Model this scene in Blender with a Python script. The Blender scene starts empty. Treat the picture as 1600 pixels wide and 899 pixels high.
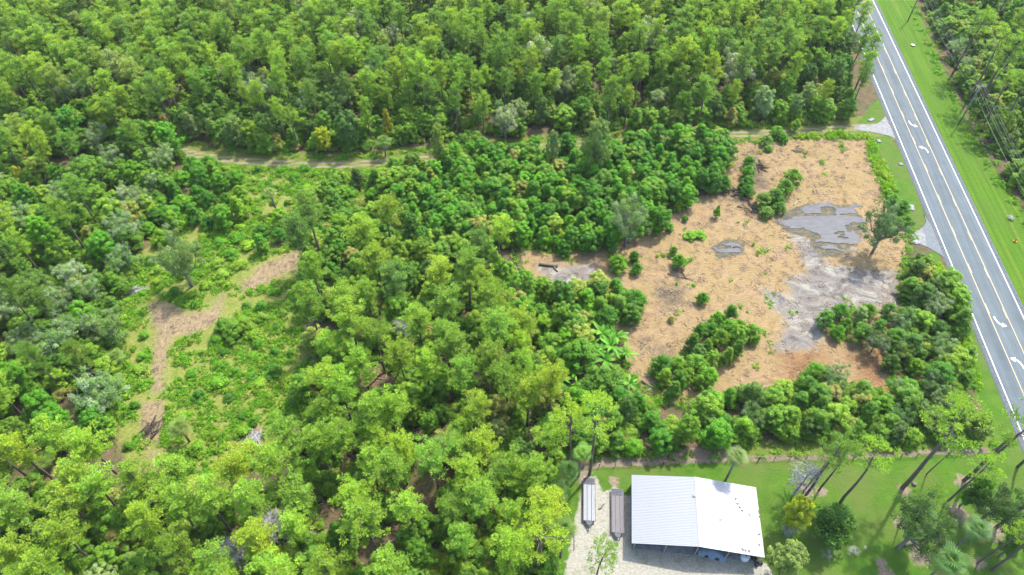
import bpy, bmesh, math, random
import numpy as np
from mathutils import Vector, Matrix
R = math.radians
random.seed(7)
RNG = np.random.default_rng(11)
sc = bpy.context.scene
COL = sc.collection

# ---------------------------------------------------------------- camera, light
CAM_H, FPX, PITCH = 120.0, 1090.0, R(49.0)
cam_d = bpy.data.cameras.new('camera')
cam_d.sensor_width = 36.0
cam_d.lens = 36.0 * FPX / 1600.0
cam_d.clip_start = 1.0
cam_d.clip_end = 8000.0
cam = bpy.data.objects.new('camera', cam_d)
COL.objects.link(cam)
cam.location = (0, 0, CAM_H)
cam.rotation_euler = (R(90) - PITCH, 0, 0)
sc.camera = cam

SUN_EL, SUN_AZ = R(58), R(38)          # azimuth measured from +Y towards +X
world = bpy.data.worlds.new('World')
sc.world = world
world.use_nodes = True
wn = world.node_tree
for n in list(wn.nodes):
    wn.nodes.remove(n)
wo = wn.nodes.new('ShaderNodeOutputWorld')
wb = wn.nodes.new('ShaderNodeBackground')
ws = wn.nodes.new('ShaderNodeTexSky')
ws.sky_type = 'NISHITA'
ws.sun_disc = False
ws.sun_elevation = SUN_EL
ws.sun_rotation = SUN_AZ
ws.air_density = 1.0
ws.dust_density = 2.0
ws.ozone_density = 1.0
wb.inputs['Strength'].default_value = 0.15
wn.links.new(ws.outputs[0], wb.inputs['Color'])
wn.links.new(wb.outputs[0], wo.inputs['Surface'])
sd = bpy.data.lights.new('sun', 'SUN')
sd.energy = 2.1
sd.angle = R(1.5)
sd.color = (1.0, 0.965, 0.90)
sun = bpy.data.objects.new('sun', sd)
COL.objects.link(sun)
sdir = Vector((math.sin(SUN_AZ) * math.cos(SUN_EL), math.cos(SUN_AZ) * math.cos(SUN_EL), math.sin(SUN_EL)))
sun.rotation_euler = sdir.to_track_quat('Z', 'Y').to_euler()
sun.location = sdir * 300
sc.view_settings.view_transform = 'Standard'
sc.view_settings.look = 'None'
sc.view_settings.exposure = 2.12
sc.view_settings.gamma = 1.0
sc.view_settings.use_curve_mapping = False

# ---------------------------------------------------------------- pixel of the photograph -> place in the world
def at(u, v, z=0.0):
    x = (u - 800.0) / FPX
    y = (449.5 - v) / FPX
    dy = math.cos(PITCH) + y * math.sin(PITCH)
    dz = y * math.cos(PITCH) - math.sin(PITCH)
    t = (z - CAM_H) / dz
    return (x * t, dy * t)

def wp(poly, z=0.0):
    return np.array([at(p[0], p[1], p[2] if len(p) > 2 else z) for p in poly])

def height_of(base, top):
    bx, by = at(*base)
    best = min((math.hypot(at(top[0], top[1], z)[0] - bx, at(top[0], top[1], z)[1] - by), z)
               for z in np.arange(0.2, 40, 0.1))
    return best[1]

# ---------------------------------------------------------------- polygon helpers
def inside(P, poly):
    x, y = P[:, 0], P[:, 1]
    r = np.zeros(len(P), bool)
    n = len(poly)
    for i in range(n):
        x1, y1 = poly[i]; x2, y2 = poly[(i + 1) % n]
        c = ((y1 > y) != (y2 > y))
        with np.errstate(divide='ignore', invalid='ignore'):
            xi = (x2 - x1) * (y - y1) / (y2 - y1 + 1e-12) + x1
        r ^= (c & (x < xi))
    return r

def segdist(P, line, closed=True):
    d = np.full(len(P), 1e9)
    n = len(line)
    for i in range(n if closed else n - 1):
        a = line[i]; b = line[(i + 1) % n]
        ab = b - a
        t = np.clip(((P - a) @ ab) / (ab @ ab + 1e-12), 0, 1)
        q = a + t[:, None] * ab
        d = np.minimum(d, np.hypot(P[:, 0] - q[:, 0], P[:, 1] - q[:, 1]))
    return d

def sdist(P, poly):                    # positive inside
    d = segdist(P, poly)
    return np.where(inside(P, poly), d, -d)

def smooth_line(line, n=8):            # Catmull-Rom
    pts = [np.array(p, float) for p in line]
    pts = [2 * pts[0] - pts[1]] + pts + [2 * pts[-1] - pts[-2]]
    out = []
    for i in range(1, len(pts) - 2):
        p0, p1, p2, p3 = pts[i - 1:i + 3]
        for k in range(n):
            t = k / n
            out.append(0.5 * ((2 * p1) + (-p0 + p2) * t + (2 * p0 - 5 * p1 + 4 * p2 - p3) * t * t + (-p0 + 3 * p1 - 3 * p2 + p3) * t ** 3))
    out.append(pts[-2])
    return np.array(out)

def vnoise(x, y, s, seed=0):           # smooth value noise 0..1
    rr = np.random.default_rng(seed).random((256, 256))
    X = x / s + 1000.3; Y = y / s + 1000.7
    xi = np.floor(X).astype(int); yi = np.floor(Y).astype(int)
    fx = X - xi; fy = Y - yi
    fx = fx * fx * (3 - 2 * fx); fy = fy * fy * (3 - 2 * fy)
    g = lambda a, b: rr[a % 256, b % 256]
    return (g(xi, yi) * (1 - fx) + g(xi + 1, yi) * fx) * (1 - fy) + (g(xi, yi + 1) * (1 - fx) + g(xi + 1, yi + 1) * fx) * fy

# ---------------------------------------------------------------- node helpers
def new_mat(name):
    m = bpy.data.materials.new(name)
    m.use_nodes = True
    nt = m.node_tree
    b = nt.nodes['Principled BSDF']
    return m, nt, b

class NT:
    def __init__(s, nt):
        s.nt = nt
    def n(s, t, **k):
        nd = s.nt.nodes.new(t)
        for a, b in k.items():
            setattr(nd, a, b)
        return nd
    def l(s, a, b):
        s.nt.links.new(a, b)
    def val(s, sock, v):
        if hasattr(v, 'is_output') or hasattr(v, 'links'):
            s.l(v, sock)
        else:
            sock.default_value = v
    def noise(s, vec, scale, detail=4, rough=0.55, dist=0.0):
        nd = s.n('ShaderNodeTexNoise')
        nd.inputs['Scale'].default_value = scale
        nd.inputs['Detail'].default_value = detail
        nd.inputs['Roughness'].default_value = rough
        nd.inputs['Distortion'].default_value = dist
        if vec is not None: s.l(vec, nd.inputs['Vector'])
        return nd.outputs['Fac']
    def math(s, op, a, b=0.0, c=None, clamp=False):
        nd = s.n('ShaderNodeMath', operation=op)
        nd.use_clamp = clamp
        s.val(nd.inputs[0], a); s.val(nd.inputs[1], b)
        if c is not None: s.val(nd.inputs[2], c)
        return nd.outputs[0]
    def ramp(s, fac, stops):
        nd = s.n('ShaderNodeValToRGB')
        e = nd.color_ramp.elements
        while len(e) < len(stops): e.new(0.5)
        for i, (p, c) in enumerate(stops):
            e[i].position = p
            e[i].color = (c if len(c) == 4 else (*c, 1)) if hasattr(c, '__len__') else (c, c, c, 1)
        s.l(fac, nd.inputs[0])
        return nd.outputs[0]
    def mix(s, fac, a, b, blend='MIX'):
        nd = s.n('ShaderNodeMix', data_type='RGBA', blend_type=blend)
        s.val(nd.inputs['Factor'], fac)
        for i, v in ((6, a), (7, b)):
            if hasattr(v, 'links'): s.l(v, nd.inputs[i])
            else: nd.inputs[i].default_value = (*v, 1) if len(v) == 3 else v
        return nd.outputs[2]
    def mapping(s, vec, scale=(1, 1, 1), rot=(0, 0, 0)):
        nd = s.n('ShaderNodeMapping')
        nd.inputs['Scale'].default_value = scale
        nd.inputs['Rotation'].default_value = rot
        s.l(vec, nd.inputs['Vector'])
        return nd.outputs[0]
    def bump(s, h, strength, dist, b):
        nd = s.n('ShaderNodeBump')
        nd.inputs['Strength'].default_value = strength
        nd.inputs['Distance'].default_value = dist
        s.l(h, nd.inputs['Height'])
        s.l(nd.outputs[0], b.inputs['Normal'])

def plain(name, col, rough=0.7, metal=0.0, var=0.15, scale=3.0, spec=0.3):
    m, nt, b = new_mat(name)
    g = NT(nt)
    tc = g.n('ShaderNodeTexCoord').outputs['Object']
    f = g.noise(tc, scale, 5, 0.6)
    lo = tuple(c * (1 - var) for c in col); hi = tuple(min(1, c * (1 + var)) for c in col)
    g.l(g.ramp(f, [(0.3, lo), (0.7, hi)]), b.inputs['Base Color'])
    b.inputs['Roughness'].default_value = rough
    b.inputs['Metallic'].default_value = metal
    b.inputs['Specular IOR Level'].default_value = spec
    return m

# foliage: the object's own colour times the tint of each leaf cluster
def foliage_mat(name, ramp=None):
    m, nt, b = new_mat(name)
    g = NT(nt)
    oi = g.n('ShaderNodeObjectInfo')
    at_ = g.n('ShaderNodeAttribute', attribute_name='tint')
    if ramp is None:
        base = oi.outputs['Color']
    else:
        base = g.ramp(oi.outputs['Random'], ramp)
    c = g.mix(1.0, base, at_.outputs['Color'], 'MULTIPLY')
    c = g.mix(1.0, c, (1.20, 1.13, 0.80), 'MULTIPLY')
    g.l(c, b.inputs['Base Color'])
    b.inputs['Roughness'].default_value = 0.55
    b.inputs['Specular IOR Level'].default_value = 0.25
    tr = g.n('ShaderNodeBsdfTranslucent')
    tc = g.mix(1.0, c, (1.1, 1.3, 0.5), 'MULTIPLY')
    g.l(tc, tr.inputs['Color'])
    mx = g.n('ShaderNodeMixShader')
    mx.inputs[0].default_value = 0.48
    out = nt.nodes['Material Output']
    g.l(b.outputs[0], mx.inputs[1]); g.l(tr.outputs[0], mx.inputs[2])
    g.l(mx.outputs[0], out.inputs['Surface'])
    return m

M = {}
M['leaf'] = foliage_mat('leaves')
M['leaf_far_pine'] = foliage_mat('far_pine_needles', [(0.0, (0.115, 0.215, 0.055)), (0.3, (0.145, 0.26, 0.045)), (0.6, (0.175, 0.30, 0.045)), (0.85, (0.215, 0.325, 0.042)), (1.0, (0.19, 0.25, 0.12))])
M['leaf_far_broad'] = foliage_mat('far_broad_leaves', [(0.0, (0.065, 0.14, 0.03)), (0.5, (0.09, 0.19, 0.03)), (0.8, (0.13, 0.20, 0.08)), (1.0, (0.16, 0.26, 0.04))])
M['weed'] = foliage_mat('weed_leaves', [(0.0, (0.09, 0.26, 0.016)), (0.4, (0.12, 0.29, 0.022)), (0.8, (0.16, 0.30, 0.03)), (0.97, (0.22, 0.31, 0.06)), (1.0, (0.28, 0.30, 0.12))])
M['under'] = foliage_mat('understory_leaves', [(0.0, (0.075, 0.18, 0.022)), (0.5, (0.11, 0.24, 0.025)), (0.85, (0.16, 0.29, 0.03)), (1.0, (0.22, 0.22, 0.09))])

def bark_mat(name, a, b_, rough=0.9):
    m, nt, b = new_mat(name)
    g = NT(nt)
    tc = g.n('ShaderNodeTexCoord').outputs['Object']
    f = g.noise(g.mapping(tc, (3, 3, 0.6)), 2.0, 5, 0.65)
    g.l(g.ramp(f, [(0.3, a), (0.7, b_)]), b.inputs['Base Color'])
    b.inputs['Roughness'].default_value = rough
    b.inputs['Specular IOR Level'].default_value = 0.15
    g.bump(f, 0.6, 0.06, b)
    return m
M['bark'] = bark_mat('pine_bark', (0.06, 0.046, 0.038), (0.15, 0.12, 0.10))
M['bark_grey'] = bark_mat('oak_bark', (0.08, 0.078, 0.07), (0.20, 0.19, 0.175))
M['bark_pale'] = bark_mat('dead_wood', (0.16, 0.16, 0.155), (0.34, 0.335, 0.32))

# ---------------------------------------------------------------- object helpers
def link(name, mesh, parent=None, mat=None):
    o = bpy.data.objects.new(name, mesh)
    COL.objects.link(o)
    if parent is not None: o.parent = parent
    if mat is not None and len(mesh.materials) == 0: mesh.materials.append(mat)
    return o
def tag(o, label=None, cat=None, group=None, kind=None):
    if label: o['label'] = label
    if cat: o['category'] = cat
    if group: o['group'] = group
    if kind: o['kind'] = kind
    return o
def empty(name, loc, rz=0.0):
    o = bpy.data.objects.new(name, None)
    COL.objects.link(o)
    o.location = loc; o.rotation_euler = (0, 0, rz)
    o.empty_display_size = 0.5
    return o

class MB:                              # collects quads and tubes into one mesh
    def __init__(s):
        s.v = []; s.f = []
    def box(s, c, d, rz=0.0, rot=None):
        k = len(s.v)
        m = Matrix.Rotation(rz, 3, 'Z') if rot is None else rot
        for x in (-1, 1):
            for y in (-1, 1):
                for z in (-1, 1):
                    p = m @ Vector((x * d[0] / 2, y * d[1] / 2, z * d[2] / 2))
                    s.v.append((c[0] + p.x, c[1] + p.y, c[2] + p.z))
        for f in ((0, 1, 3, 2), (4, 6, 7, 5), (0, 4, 5, 1), (2, 3, 7, 6), (0, 2, 6, 4), (1, 5, 7, 3)):
            s.f.append(tuple(k + i for i in f))
        return s
    def tube(s, pts, rad, n=6, cap=True):
        k = len(s.v)
        pts = [Vector(p) for p in pts]
        for i, p in enumerate(pts):
            d = (pts[min(i + 1, len(pts) - 1)] - pts[max(i - 1, 0)])
            d = d.normalized() if d.length > 1e-6 else Vector((0, 0, 1))
            a = d.cross(Vector((0, 1, 0.13))).normalized(); b = d.cross(a)
            r = rad[i] if hasattr(rad, '__len__') else rad
            for j in range(n):
                t = 2 * math.pi * j / n
                q = p + a * (math.cos(t) * r) + b * (math.sin(t) * r)
                s.v.append(tuple(q))
        for i in range(len(pts) - 1):
            for j in range(n):
                s.f.append((k + i * n + j, k + i * n + (j + 1) % n, k + (i + 1) * n + (j + 1) % n, k + (i + 1) * n + j))
        if cap:
            s.f.append(tuple(k + j for j in range(n))[::-1])
            s.f.append(tuple(k + (len(pts) - 1) * n + j for j in range(n)))
        return s
    def poly(s, pts):
        k = len(s.v)
        s.v += [tuple(p) for p in pts]
        s.f.append(tuple(range(k, k + len(pts))))
        return s
    def mesh(s, name, mat=None, smooth=False):
        me = bpy.data.meshes.new(name)
        me.from_pydata(s.v, [], s.f)
        if smooth: me.polygons.foreach_set('use_smooth', [True] * len(me.polygons))
        if mat is not None: me.materials.append(mat)
        me.update()
        return me
    def build(s, name, mat, parent=None, smooth=False):
        return link(name, s.mesh(name, mat, smooth), parent)

def bevel(o, w=0.02, seg=2):
    md = o.modifiers.new('bevel', 'BEVEL'); md.width = w; md.segments = seg; md.limit_method = 'ANGLE'
    return o

# ================================================================ SETTING: ground zones (photo pixels on the ground plane)
TRACK = smooth_line(wp([(270, 232), (330, 246), (420, 254), (520, 258), (640, 250), (760, 239), (850, 229), (960, 222), (1080, 214), (1180, 209), (1280, 203), (1345, 199), (1380, 200)]), 6)
CLEAR = wp([(1128, 214), (1200, 222), (1240, 212), (1352, 217), (1360, 235), (1364, 262), (1378, 300), (1388, 318), (1405, 345), (1418, 372), (1412, 400), (1410, 480), (1400, 520), (1395, 560), (1392, 620), (1330, 600), (1290, 600), (1150, 612), (1080, 628), (1010, 618), (985, 585), (972, 530), (950, 508), (1000, 460), (935, 446), (880, 452), (840, 440), (818, 425), (815, 388), (880, 397), (960, 376), (1020, 355), (1050, 310), (1090, 290), (1138, 262)])
MUD1 = wp([(1236, 364), (1268, 372), (1282, 400), (1300, 416), (1405, 425), (1402, 478), (1330, 480), (1292, 505), (1272, 545), (1210, 548), (1232, 505), (1196, 468), (1190, 452), (1240, 464), (1226, 438), (1264, 425), (1252, 400)])
MUD2 = wp([(838, 416), (880, 418), (930, 412), (934, 428), (918, 440), (880, 448), (856, 440)])
MUDS = [MUD1, MUD2]
WETS = [wp([(1215, 335), (1262, 318), (1330, 320), (1352, 345), (1345, 372), (1312, 402), (1280, 402), (1262, 372), (1225, 362)]),
        wp([(1110, 385), (1140, 372), (1165, 380), (1160, 398), (1120, 405)])]
DARKS = [wp([(1060, 296), (1100, 276), (1150, 290), (1190, 330), (1165, 330), (1130, 306), (1080, 318)]),
         wp([(1180, 235), (1215, 300), (1170, 300), (1150, 240)]),
         wp([(218, 655), (252, 652), (254, 690), (220, 690)]), wp([(250, 470), (270, 475), (265, 500), (246, 490)]),
         wp([(1395, 455), (1420, 455), (1425, 500), (1380, 490)]),
         wp([(1010, 440), (1070, 440), (1085, 480), (1030, 490)]), wp([(985, 525), (1060, 545), (1050, 570), (1000, 555)])]
ORNG = [wp([(1215, 545), (1290, 545), (1285, 590), (1225, 600)]), wp([(1322, 555), (1392, 550), (1395, 625), (1345, 610)])]
MULCH = [wp([(478, 384), (482, 400), (458, 426), (402, 452), (376, 460), (374, 446), (402, 414), (440, 397)]),
         wp([(222, 480), (262, 468), (298, 486), (328, 480), (342, 456), (356, 458), (346, 502), (312, 522), (270, 532), (264, 570), (258, 622), (234, 624), (234, 560), (240, 520)]),
         wp([(228, 705), (264, 698), (264, 742), (228, 738)]), wp([(215, 625), (262, 622), (256, 692), (216, 690)]),
         wp([(382, 668), (412, 664), (415, 704), (382, 706)])]
MEADOW = wp([(330, 262), (560, 264), (640, 268), (640, 300), (560, 330), (480, 345), (420, 385), (480, 382), (480, 430), (470, 500), (490, 600), (430, 730), (300, 760), (205, 740), (170, 650), (180, 560), (165, 480), (185, 430), (235, 380), (300, 300)])
YARD = wp([(885, 728), (1000, 722), (1250, 716), (1560, 706), (1640, 700), (1900, 1100), (860, 1100), (870, 800)])
FENCE_BROWN = wp([(890, 714), (1010, 716), (1050, 706), (1120, 694), (1180, 694), (1130, 712), (1290, 712), (1420, 705), (1545, 699), (1550, 708), (1420, 713), (1290, 718), (1130, 722), (1000, 728), (890, 733)])
GRASS_BEHIND = wp([(900, 708), (1060, 704), (1100, 712), (1180, 690), (1300, 688), (1560, 680), (1570, 700), (1300, 712), (1130, 717), (1000, 722), (900, 724)])
GRAVEL = wp([(912, 745), (903, 790), (892, 850), (880, 905), (870, 1100), (1250, 1100), (1240, 905), (1232, 888), (1196, 884), (1170, 860), (1150, 800), (1000, 770), (978, 775), (960, 760), (940, 770), (932, 745)])
VERGES = [wp([(1352, 217), (1388, 211), (1410, 240), (1447, 342), (1444, 352), (1420, 366), (1400, 335), (1380, 300), (1366, 262), (1360, 235)]),
          wp([(1450, 395), (1464, 392), (1565, 615), (1660, 800), (1600, 790), (1535, 640), (1480, 520), (1450, 430)]),
          wp([(1340, 193), (1360, 165), (1378, 150), (1387, 182), (1372, 193)])]
def road_line(xa, va, xb, vb):
    return np.array(at(xa, va)), np.array(at(xb, vb))
RA = np.array(at(1419.9, 180)); RB = np.array(at(1611, 580.0))
ra, rb = road_line(1389.7, 180, 1569.5, 612)     # left white line
rc, rd = road_line(1449, 180, 1600, 500)         # right white line
mid0 = (ra + rc + (rc - ra)) / 2
RDIR = (ra - rb); RDIR /= np.linalg.norm(RDIR)
rd2 = (rc - rd); rd2 /= np.linalg.norm(rd2)
RDIR = (RDIR + rd2); RDIR /= np.linalg.norm(RDIR)
RPER = np.array([RDIR[1], -RDIR[0]])             # to the right of the carriageway
wl = (np.array([ra, rb]) @ RPER).mean(); wr = (np.array([rc, rd]) @ RPER).mean()
ROADW = wr - wl
print('road width between edge lines', ROADW, 'dir', RDIR)
RORG = RPER * (wl + wr) / 2 + RDIR * (ra @ RDIR)
def road_pt(s, w, z=0.0):
    p = RORG + RDIR * s + RPER * w
    return (p[0], p[1], z)
def road_sw(P):
    Q = P - RORG
    return Q @ RDIR, Q @ RPER
HALF = ROADW / 2 + 1.05
EDGE_R = wp([(1420, -40), (1436, 20), (1462, 80), (1502, 170), (1540, 245), (1600, 330), (1700, 470), (1850, 700)])
EDGE_BOT = np.array(at(2000, 900))

def near_track(P): return segdist(P, TRACK, False)
rwall = [road_pt(400, HALF)[:2], road_pt(-400, HALF)[:2]]

xs = np.concatenate([-200 - np.geomspace(4, 3000, 14)[::-1], np.arange(-200, 200.1, 0.85), 200.5 + np.geomspace(4, 3000, 14)])
ys = np.concatenate([12 - np.geomspace(4, 1500, 12)[::-1], np.arange(12, 275, 0.85), 275.5 + np.geomspace(4, 4000, 14)])
nx, ny = len(xs), len(ys)
GX, GY = np.meshgrid(xs, ys)
GP = np.stack([GX.ravel(), GY.ravel()], 1)
fine = (np.abs(GP[:, 0]) < 201) & (GP[:, 1] > 11) & (GP[:, 1] < 276)
def blend(polys, w=1.6):
    r = np.zeros(len(GP))
    for p in polys:
        lo = p.min(0) - 2 * w; hi = p.max(0) + 2 * w
        k = np.where((GP[:, 0] > lo[0]) & (GP[:, 0] < hi[0]) & (GP[:, 1] > lo[1]) & (GP[:, 1] < hi[1]))[0]
        if len(k): r[k] = np.maximum(r[k], np.clip(0.5 + sdist(GP[k], p) / (2 * w), 0, 1))
    return r
gs, gw = road_sw(GP)
edgepoly = np.vstack([[road_pt(300, 0)[:2]], EDGE_R, [road_pt(-400, 0)[:2]]])
m_right = blend([edgepoly], 2.5)
m_dirt = blend([CLEAR], 1.2)
m_mud = blend(MUDS, 2.0)
m_wet = blend(WETS, 1.5)
m_dark = blend(DARKS, 4.5)
m_orng = blend(ORNG, 4.5)
m_mulch = np.clip(blend(MULCH, 1.8) * 0.8, 0, 1)
m_meadow = blend([MEADOW], 4.0)
m_yard = np.maximum.reduce([blend([YARD], 1.5), blend(VERGES, 1.2), m_right])
m_behind = blend([GRASS_BEHIND], 1.2)
m_brown = blend([FENCE_BROWN], 0.9)
for (u_, v_, r_) in ((1412, 766, 1.6), (1508, 754, 2.2), (1440, 868, 2.6), (1500, 800, 2.2), (1555, 830, 2.4), (1260, 765, 2.2), (1284, 768, 1.3), (1405, 818, 1.5), (1470, 845, 1.8), (1378, 880, 1.2), (1385, 899, 2.0), (1530, 882, 1.6), (925, 765, 2.0), (912, 742, 2.0), (960, 752, 1.5), (890, 722, 2.5)):
    p_ = at(u_, v_); m_brown = np.maximum(m_brown, np.clip(1.05 - np.hypot(GP[:, 0] - p_[0], GP[:, 1] - p_[1]) / (r_ * 1.6), 0, 1) * .8)
m_gravel = blend([GRAVEL], 1.2)
for (u_, v_, r_) in ((1293, 866, 2.2), (1335, 860, 2.0), (1352, 856, .9)):
    p_ = at(u_, v_); m_gravel = np.maximum(m_gravel, np.clip(1 - np.hypot(GP[:, 0] - p_[0], GP[:, 1] - p_[1]) / (r_ * 1.6), 0, 1) * .62)
dtr = np.full(len(GP), 99.0); dtr[fine] = near_track(GP[fine])
m_rut = np.exp(-((np.abs(dtr) - 0.85) / 0.5) ** 2)
m_trk = np.clip(1.6 - dtr / 2.0, 0, 1)
m_trkgrass = np.clip(2.2 - dtr / 3.2, 0, 1)
m_concrete = blend([wp([(1335, 195), (1368, 194), (1376, 190), (1384, 181), (1402, 218), (1388, 211), (1370, 208), (1335, 203)])], 0.7)

# relief: churned soil in the clearing and the mulched strips, soft swells elsewhere
relief = 0.10 * (vnoise(GX, GY, 9, 1).ravel() - 0.5)
churn = (vnoise(GX, GY, 2.1, 2).ravel() - 0.5) * 0.22 + (vnoise(GX * 0.4 + GY * 0.7, GY * 0.4 - GX, 1.1, 3).ravel() - 0.5) * 0.16
relief = relief + churn * np.clip(m_dirt + m_mulch, 0, 1) * (1 - m_wet)
relief = relief + 0.18 * (vnoise(GX, GY, 1.8, 5).ravel() - 0.5) * m_meadow
relief = relief + 0.3 * (vnoise(GX, GY, 4, 6).ravel() - 0.5) * m_dark
relief = relief - 0.05 * m_wet - 0.05 * m_rut * m_trk
relief = relief - 0.35 * np.exp(-((gw - 13.5) / 2.2) ** 2) * (gw > 0)
road_fade = np.clip((np.abs(gw) - HALF - 0.4) / 2.5, 0, 1)
flat = np.clip(1 - m_gravel, 0, 1) * np.where(fine, 1, 0)
GZ = relief * road_fade * flat - 0.02

def write_col(me, name, rgb):
    a = me.attributes.new(name, 'FLOAT_COLOR', 'POINT')
    d = np.ones((rgb.shape[0], 4), np.float32); d[:, :3] = rgb
    a.data.foreach_set('color', d.ravel())
MASKS = {'ma': np.stack([m_dirt, m_yard, m_meadow], 1), 'mb': np.stack([m_mud, m_wet, m_dark], 1),
         'mc': np.stack([m_gravel, m_mulch, m_orng], 1), 'md': np.stack([m_rut * m_trk, m_trkgrass, m_brown], 1),
         'me': np.stack([m_behind, m_concrete, m_right], 1)}
jj, ii = np.meshgrid(np.arange(ny - 1), np.arange(nx - 1), indexing='ij')
Q = np.stack([jj * nx + ii, jj * nx + ii + 1, (jj + 1) * nx + ii + 1, (jj + 1) * nx + ii], -1).reshape(-1, 4)
QC = (GP[Q[:, 0]] + GP[Q[:, 2]]) / 2

def grid_mesh(name, qsel, dz, mat):
    q = Q[qsel]
    used, inv = np.unique(q.ravel(), return_inverse=True)
    me = bpy.data.meshes.new(name)
    co = np.stack([GP[used, 0], GP[used, 1], GZ[used] + dz], 1).astype(np.float32)
    me.vertices.add(len(used)); me.vertices.foreach_set('co', co.ravel())
    me.loops.add(len(q) * 4); me.loops.foreach_set('vertex_index', inv.astype(np.int32).ravel())
    me.polygons.add(len(q)); me.polygons.foreach_set('loop_start', np.arange(0, len(q) * 4, 4, dtype=np.int32))
    me.polygons.foreach_set('use_smooth', np.ones(len(q), bool))
    me.update(calc_edges=True)
    for k, v in MASKS.items(): write_col(me, k, v[used])
    me.materials.append(mat)
    o = link(name, me)
    o['kind'] = 'structure'
    return o

# ---- soil / grass material shared by all ground sheets, steered by the zone masks
def terrain_material():
    m, nt, b = new_mat('terrain')
    g = NT(nt)
    geo = g.n('ShaderNodeNewGeometry').outputs['Position']
    def att(n):
        a = g.n('ShaderNodeAttribute', attribute_name=n)
        s = g.n('ShaderNodeSeparateColor'); g.l(a.outputs['Color'], s.inputs[0])
        return s.outputs
    A, B, C, D, E = att('ma'), att('mb'), att('mc'), att('md'), att('me')
    edge = g.noise(geo, 0.55, 6, 0.65)
    edge2 = g.noise(geo, 1.7, 5, 0.7)
    e0 = g.math('ADD', g.math('MULTIPLY', g.math('SUBTRACT', edge, 0.5), 0.9), g.math('MULTIPLY', g.math('SUBTRACT', edge2, 0.5), 0.7))
    def mask(sock, lo=0.38, hi=0.62, k=1.0):
        x = g.math('ADD', sock, g.math('MULTIPLY', e0, k))
        nd = g.n('ShaderNodeMapRange'); nd.interpolation_type = 'SMOOTHSTEP'
        g.l(x, nd.inputs[0]); nd.inputs[1].default_value = lo; nd.inputs[2].default_value = hi
        return nd.outputs[0]
    n_big = g.noise(geo, 0.09, 4, 0.6)
    n_mid = g.noise(geo, 0.45, 6, 0.65)
    n_fin = g.noise(geo, 2.4, 6, 0.7)
    n_vf = g.noise(geo, 7.0, 4, 0.7)
    # forest floor: pine straw, leaf litter, low green
    floor = g.ramp(n_fin, [(0.25, (0.10, 0.07, 0.045)), (0.5, (0.20, 0.14, 0.09)), (0.75, (0.36, 0.25, 0.17))])
    floor = g.mix(g.ramp(n_mid, [(0.45, 0.0), (0.62, 0.85)]), floor, (0.075, 0.12, 0.03))
    # mown grass
    gr = g.ramp(n_mid, [(0.25, (0.065, 0.165, 0.014)), (0.5, (0.095, 0.22, 0.017)), (0.78, (0.165, 0.26, 0.035))])
    gr = g.mix(g.ramp(n_big, [(0.42, 0.0), (0.62, 0.7)]), gr, (0.155, 0.20, 0.05))
    gr = g.mix(g.ramp(g.noise(geo, 0.22, 5, 0.7), [(0.64, 0.0), (0.78, 0.8)]), gr, (0.30, 0.25, 0.14))
    gr = g.mix(1.0, gr, g.ramp(n_vf, [(0.3, 0.80), (0.7, 1.2)]), 'MULTIPLY')
    # brighter strip of verge on the far side of the road with mower lines along it
    ang = math.atan2(RDIR[1], RDIR[0])
    rv = g.mapping(geo, (1, 1, 1), (0, 0, -ang))
    st = g.noise(g.mapping(rv, (0.03, 1.1, 1)), 1.0, 3, 0.6)
    vg = g.ramp(st, [(0.3, (0.075, 0.19, 0.010)), (0.55, (0.115, 0.24, 0.014)), (0.75, (0.20, 0.28, 0.035))])
    vg = g.mix(1.0, vg, g.ramp(n_fin, [(0.3, 0.8), (0.7, 1.2)]), 'MULTIPLY')
    vg = g.mix(g.ramp(n_big, [(0.50, 0.0), (0.7, 0.6)]), vg, (0.11, 0.20, 0.03))
    # meadow of weeds
    me_ = g.ramp(n_fin, [(0.25, (0.13, 0.20, 0.025)), (0.42, (0.22, 0.29, 0.045)), (0.58, (0.34, 0.34, 0.10)), (0.72, (0.46, 0.38, 0.20))])
    me_ = g.mix(g.ramp(n_mid, [(0.48, 0.0), (0.64, 0.7)]), me_, (0.14, 0.24, 0.03))
    # dry straw clearing with machine tracks
    sv = g.n('ShaderNodeVectorMath', operation='ADD')
    nz = g.n('ShaderNodeTexNoise'); nz.inputs['Scale'].default_value = 0.05; g.l(geo, nz.inputs['Vector'])
    sc3 = g.n('ShaderNodeVectorMath', operation='SCALE'); g.l(nz.outputs['Color'], sc3.inputs[0]); sc3.inputs['Scale'].default_value = 26
    g.l(geo, sv.inputs[0]); g.l(sc3.outputs[0], sv.inputs[1])
    streak = g.noise(g.mapping(sv.outputs[0], (0.35, 2.1, 1), (0, 0, 0.5)), 1.1, 6, 0.72)
    streak2 = g.noise(g.mapping(sv.outputs[0], (1.9, 0.3, 1), (0, 0, 0.3)), 1.2, 5, 0.7)
    dirt = g.ramp(streak, [(0.28, (0.40, 0.29, 0.19)), (0.42, (0.50, 0.37, 0.25)), (0.56, (0.60, 0.46, 0.32)), (0.75, (0.74, 0.60, 0.44))])
    dirt = g.mix(g.ramp(n_big, [(0.40, 0.0), (0.60, 0.75)]), dirt, g.ramp(streak2, [(0.3, (0.42, 0.33, 0.17)), (0.7, (0.60, 0.49, 0.27))]))
    dirt = g.mix(g.ramp(n_mid, [(0.53, 0.0), (0.70, 0.75)]), dirt, (0.33, 0.235, 0.16))
    dirt = g.mix(g.ramp(g.noise(geo, 0.7, 5, 0.7), [(0.70, 0.0), (0.80, 0.5)]), dirt, (0.24, 0.26, 0.09))
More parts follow.
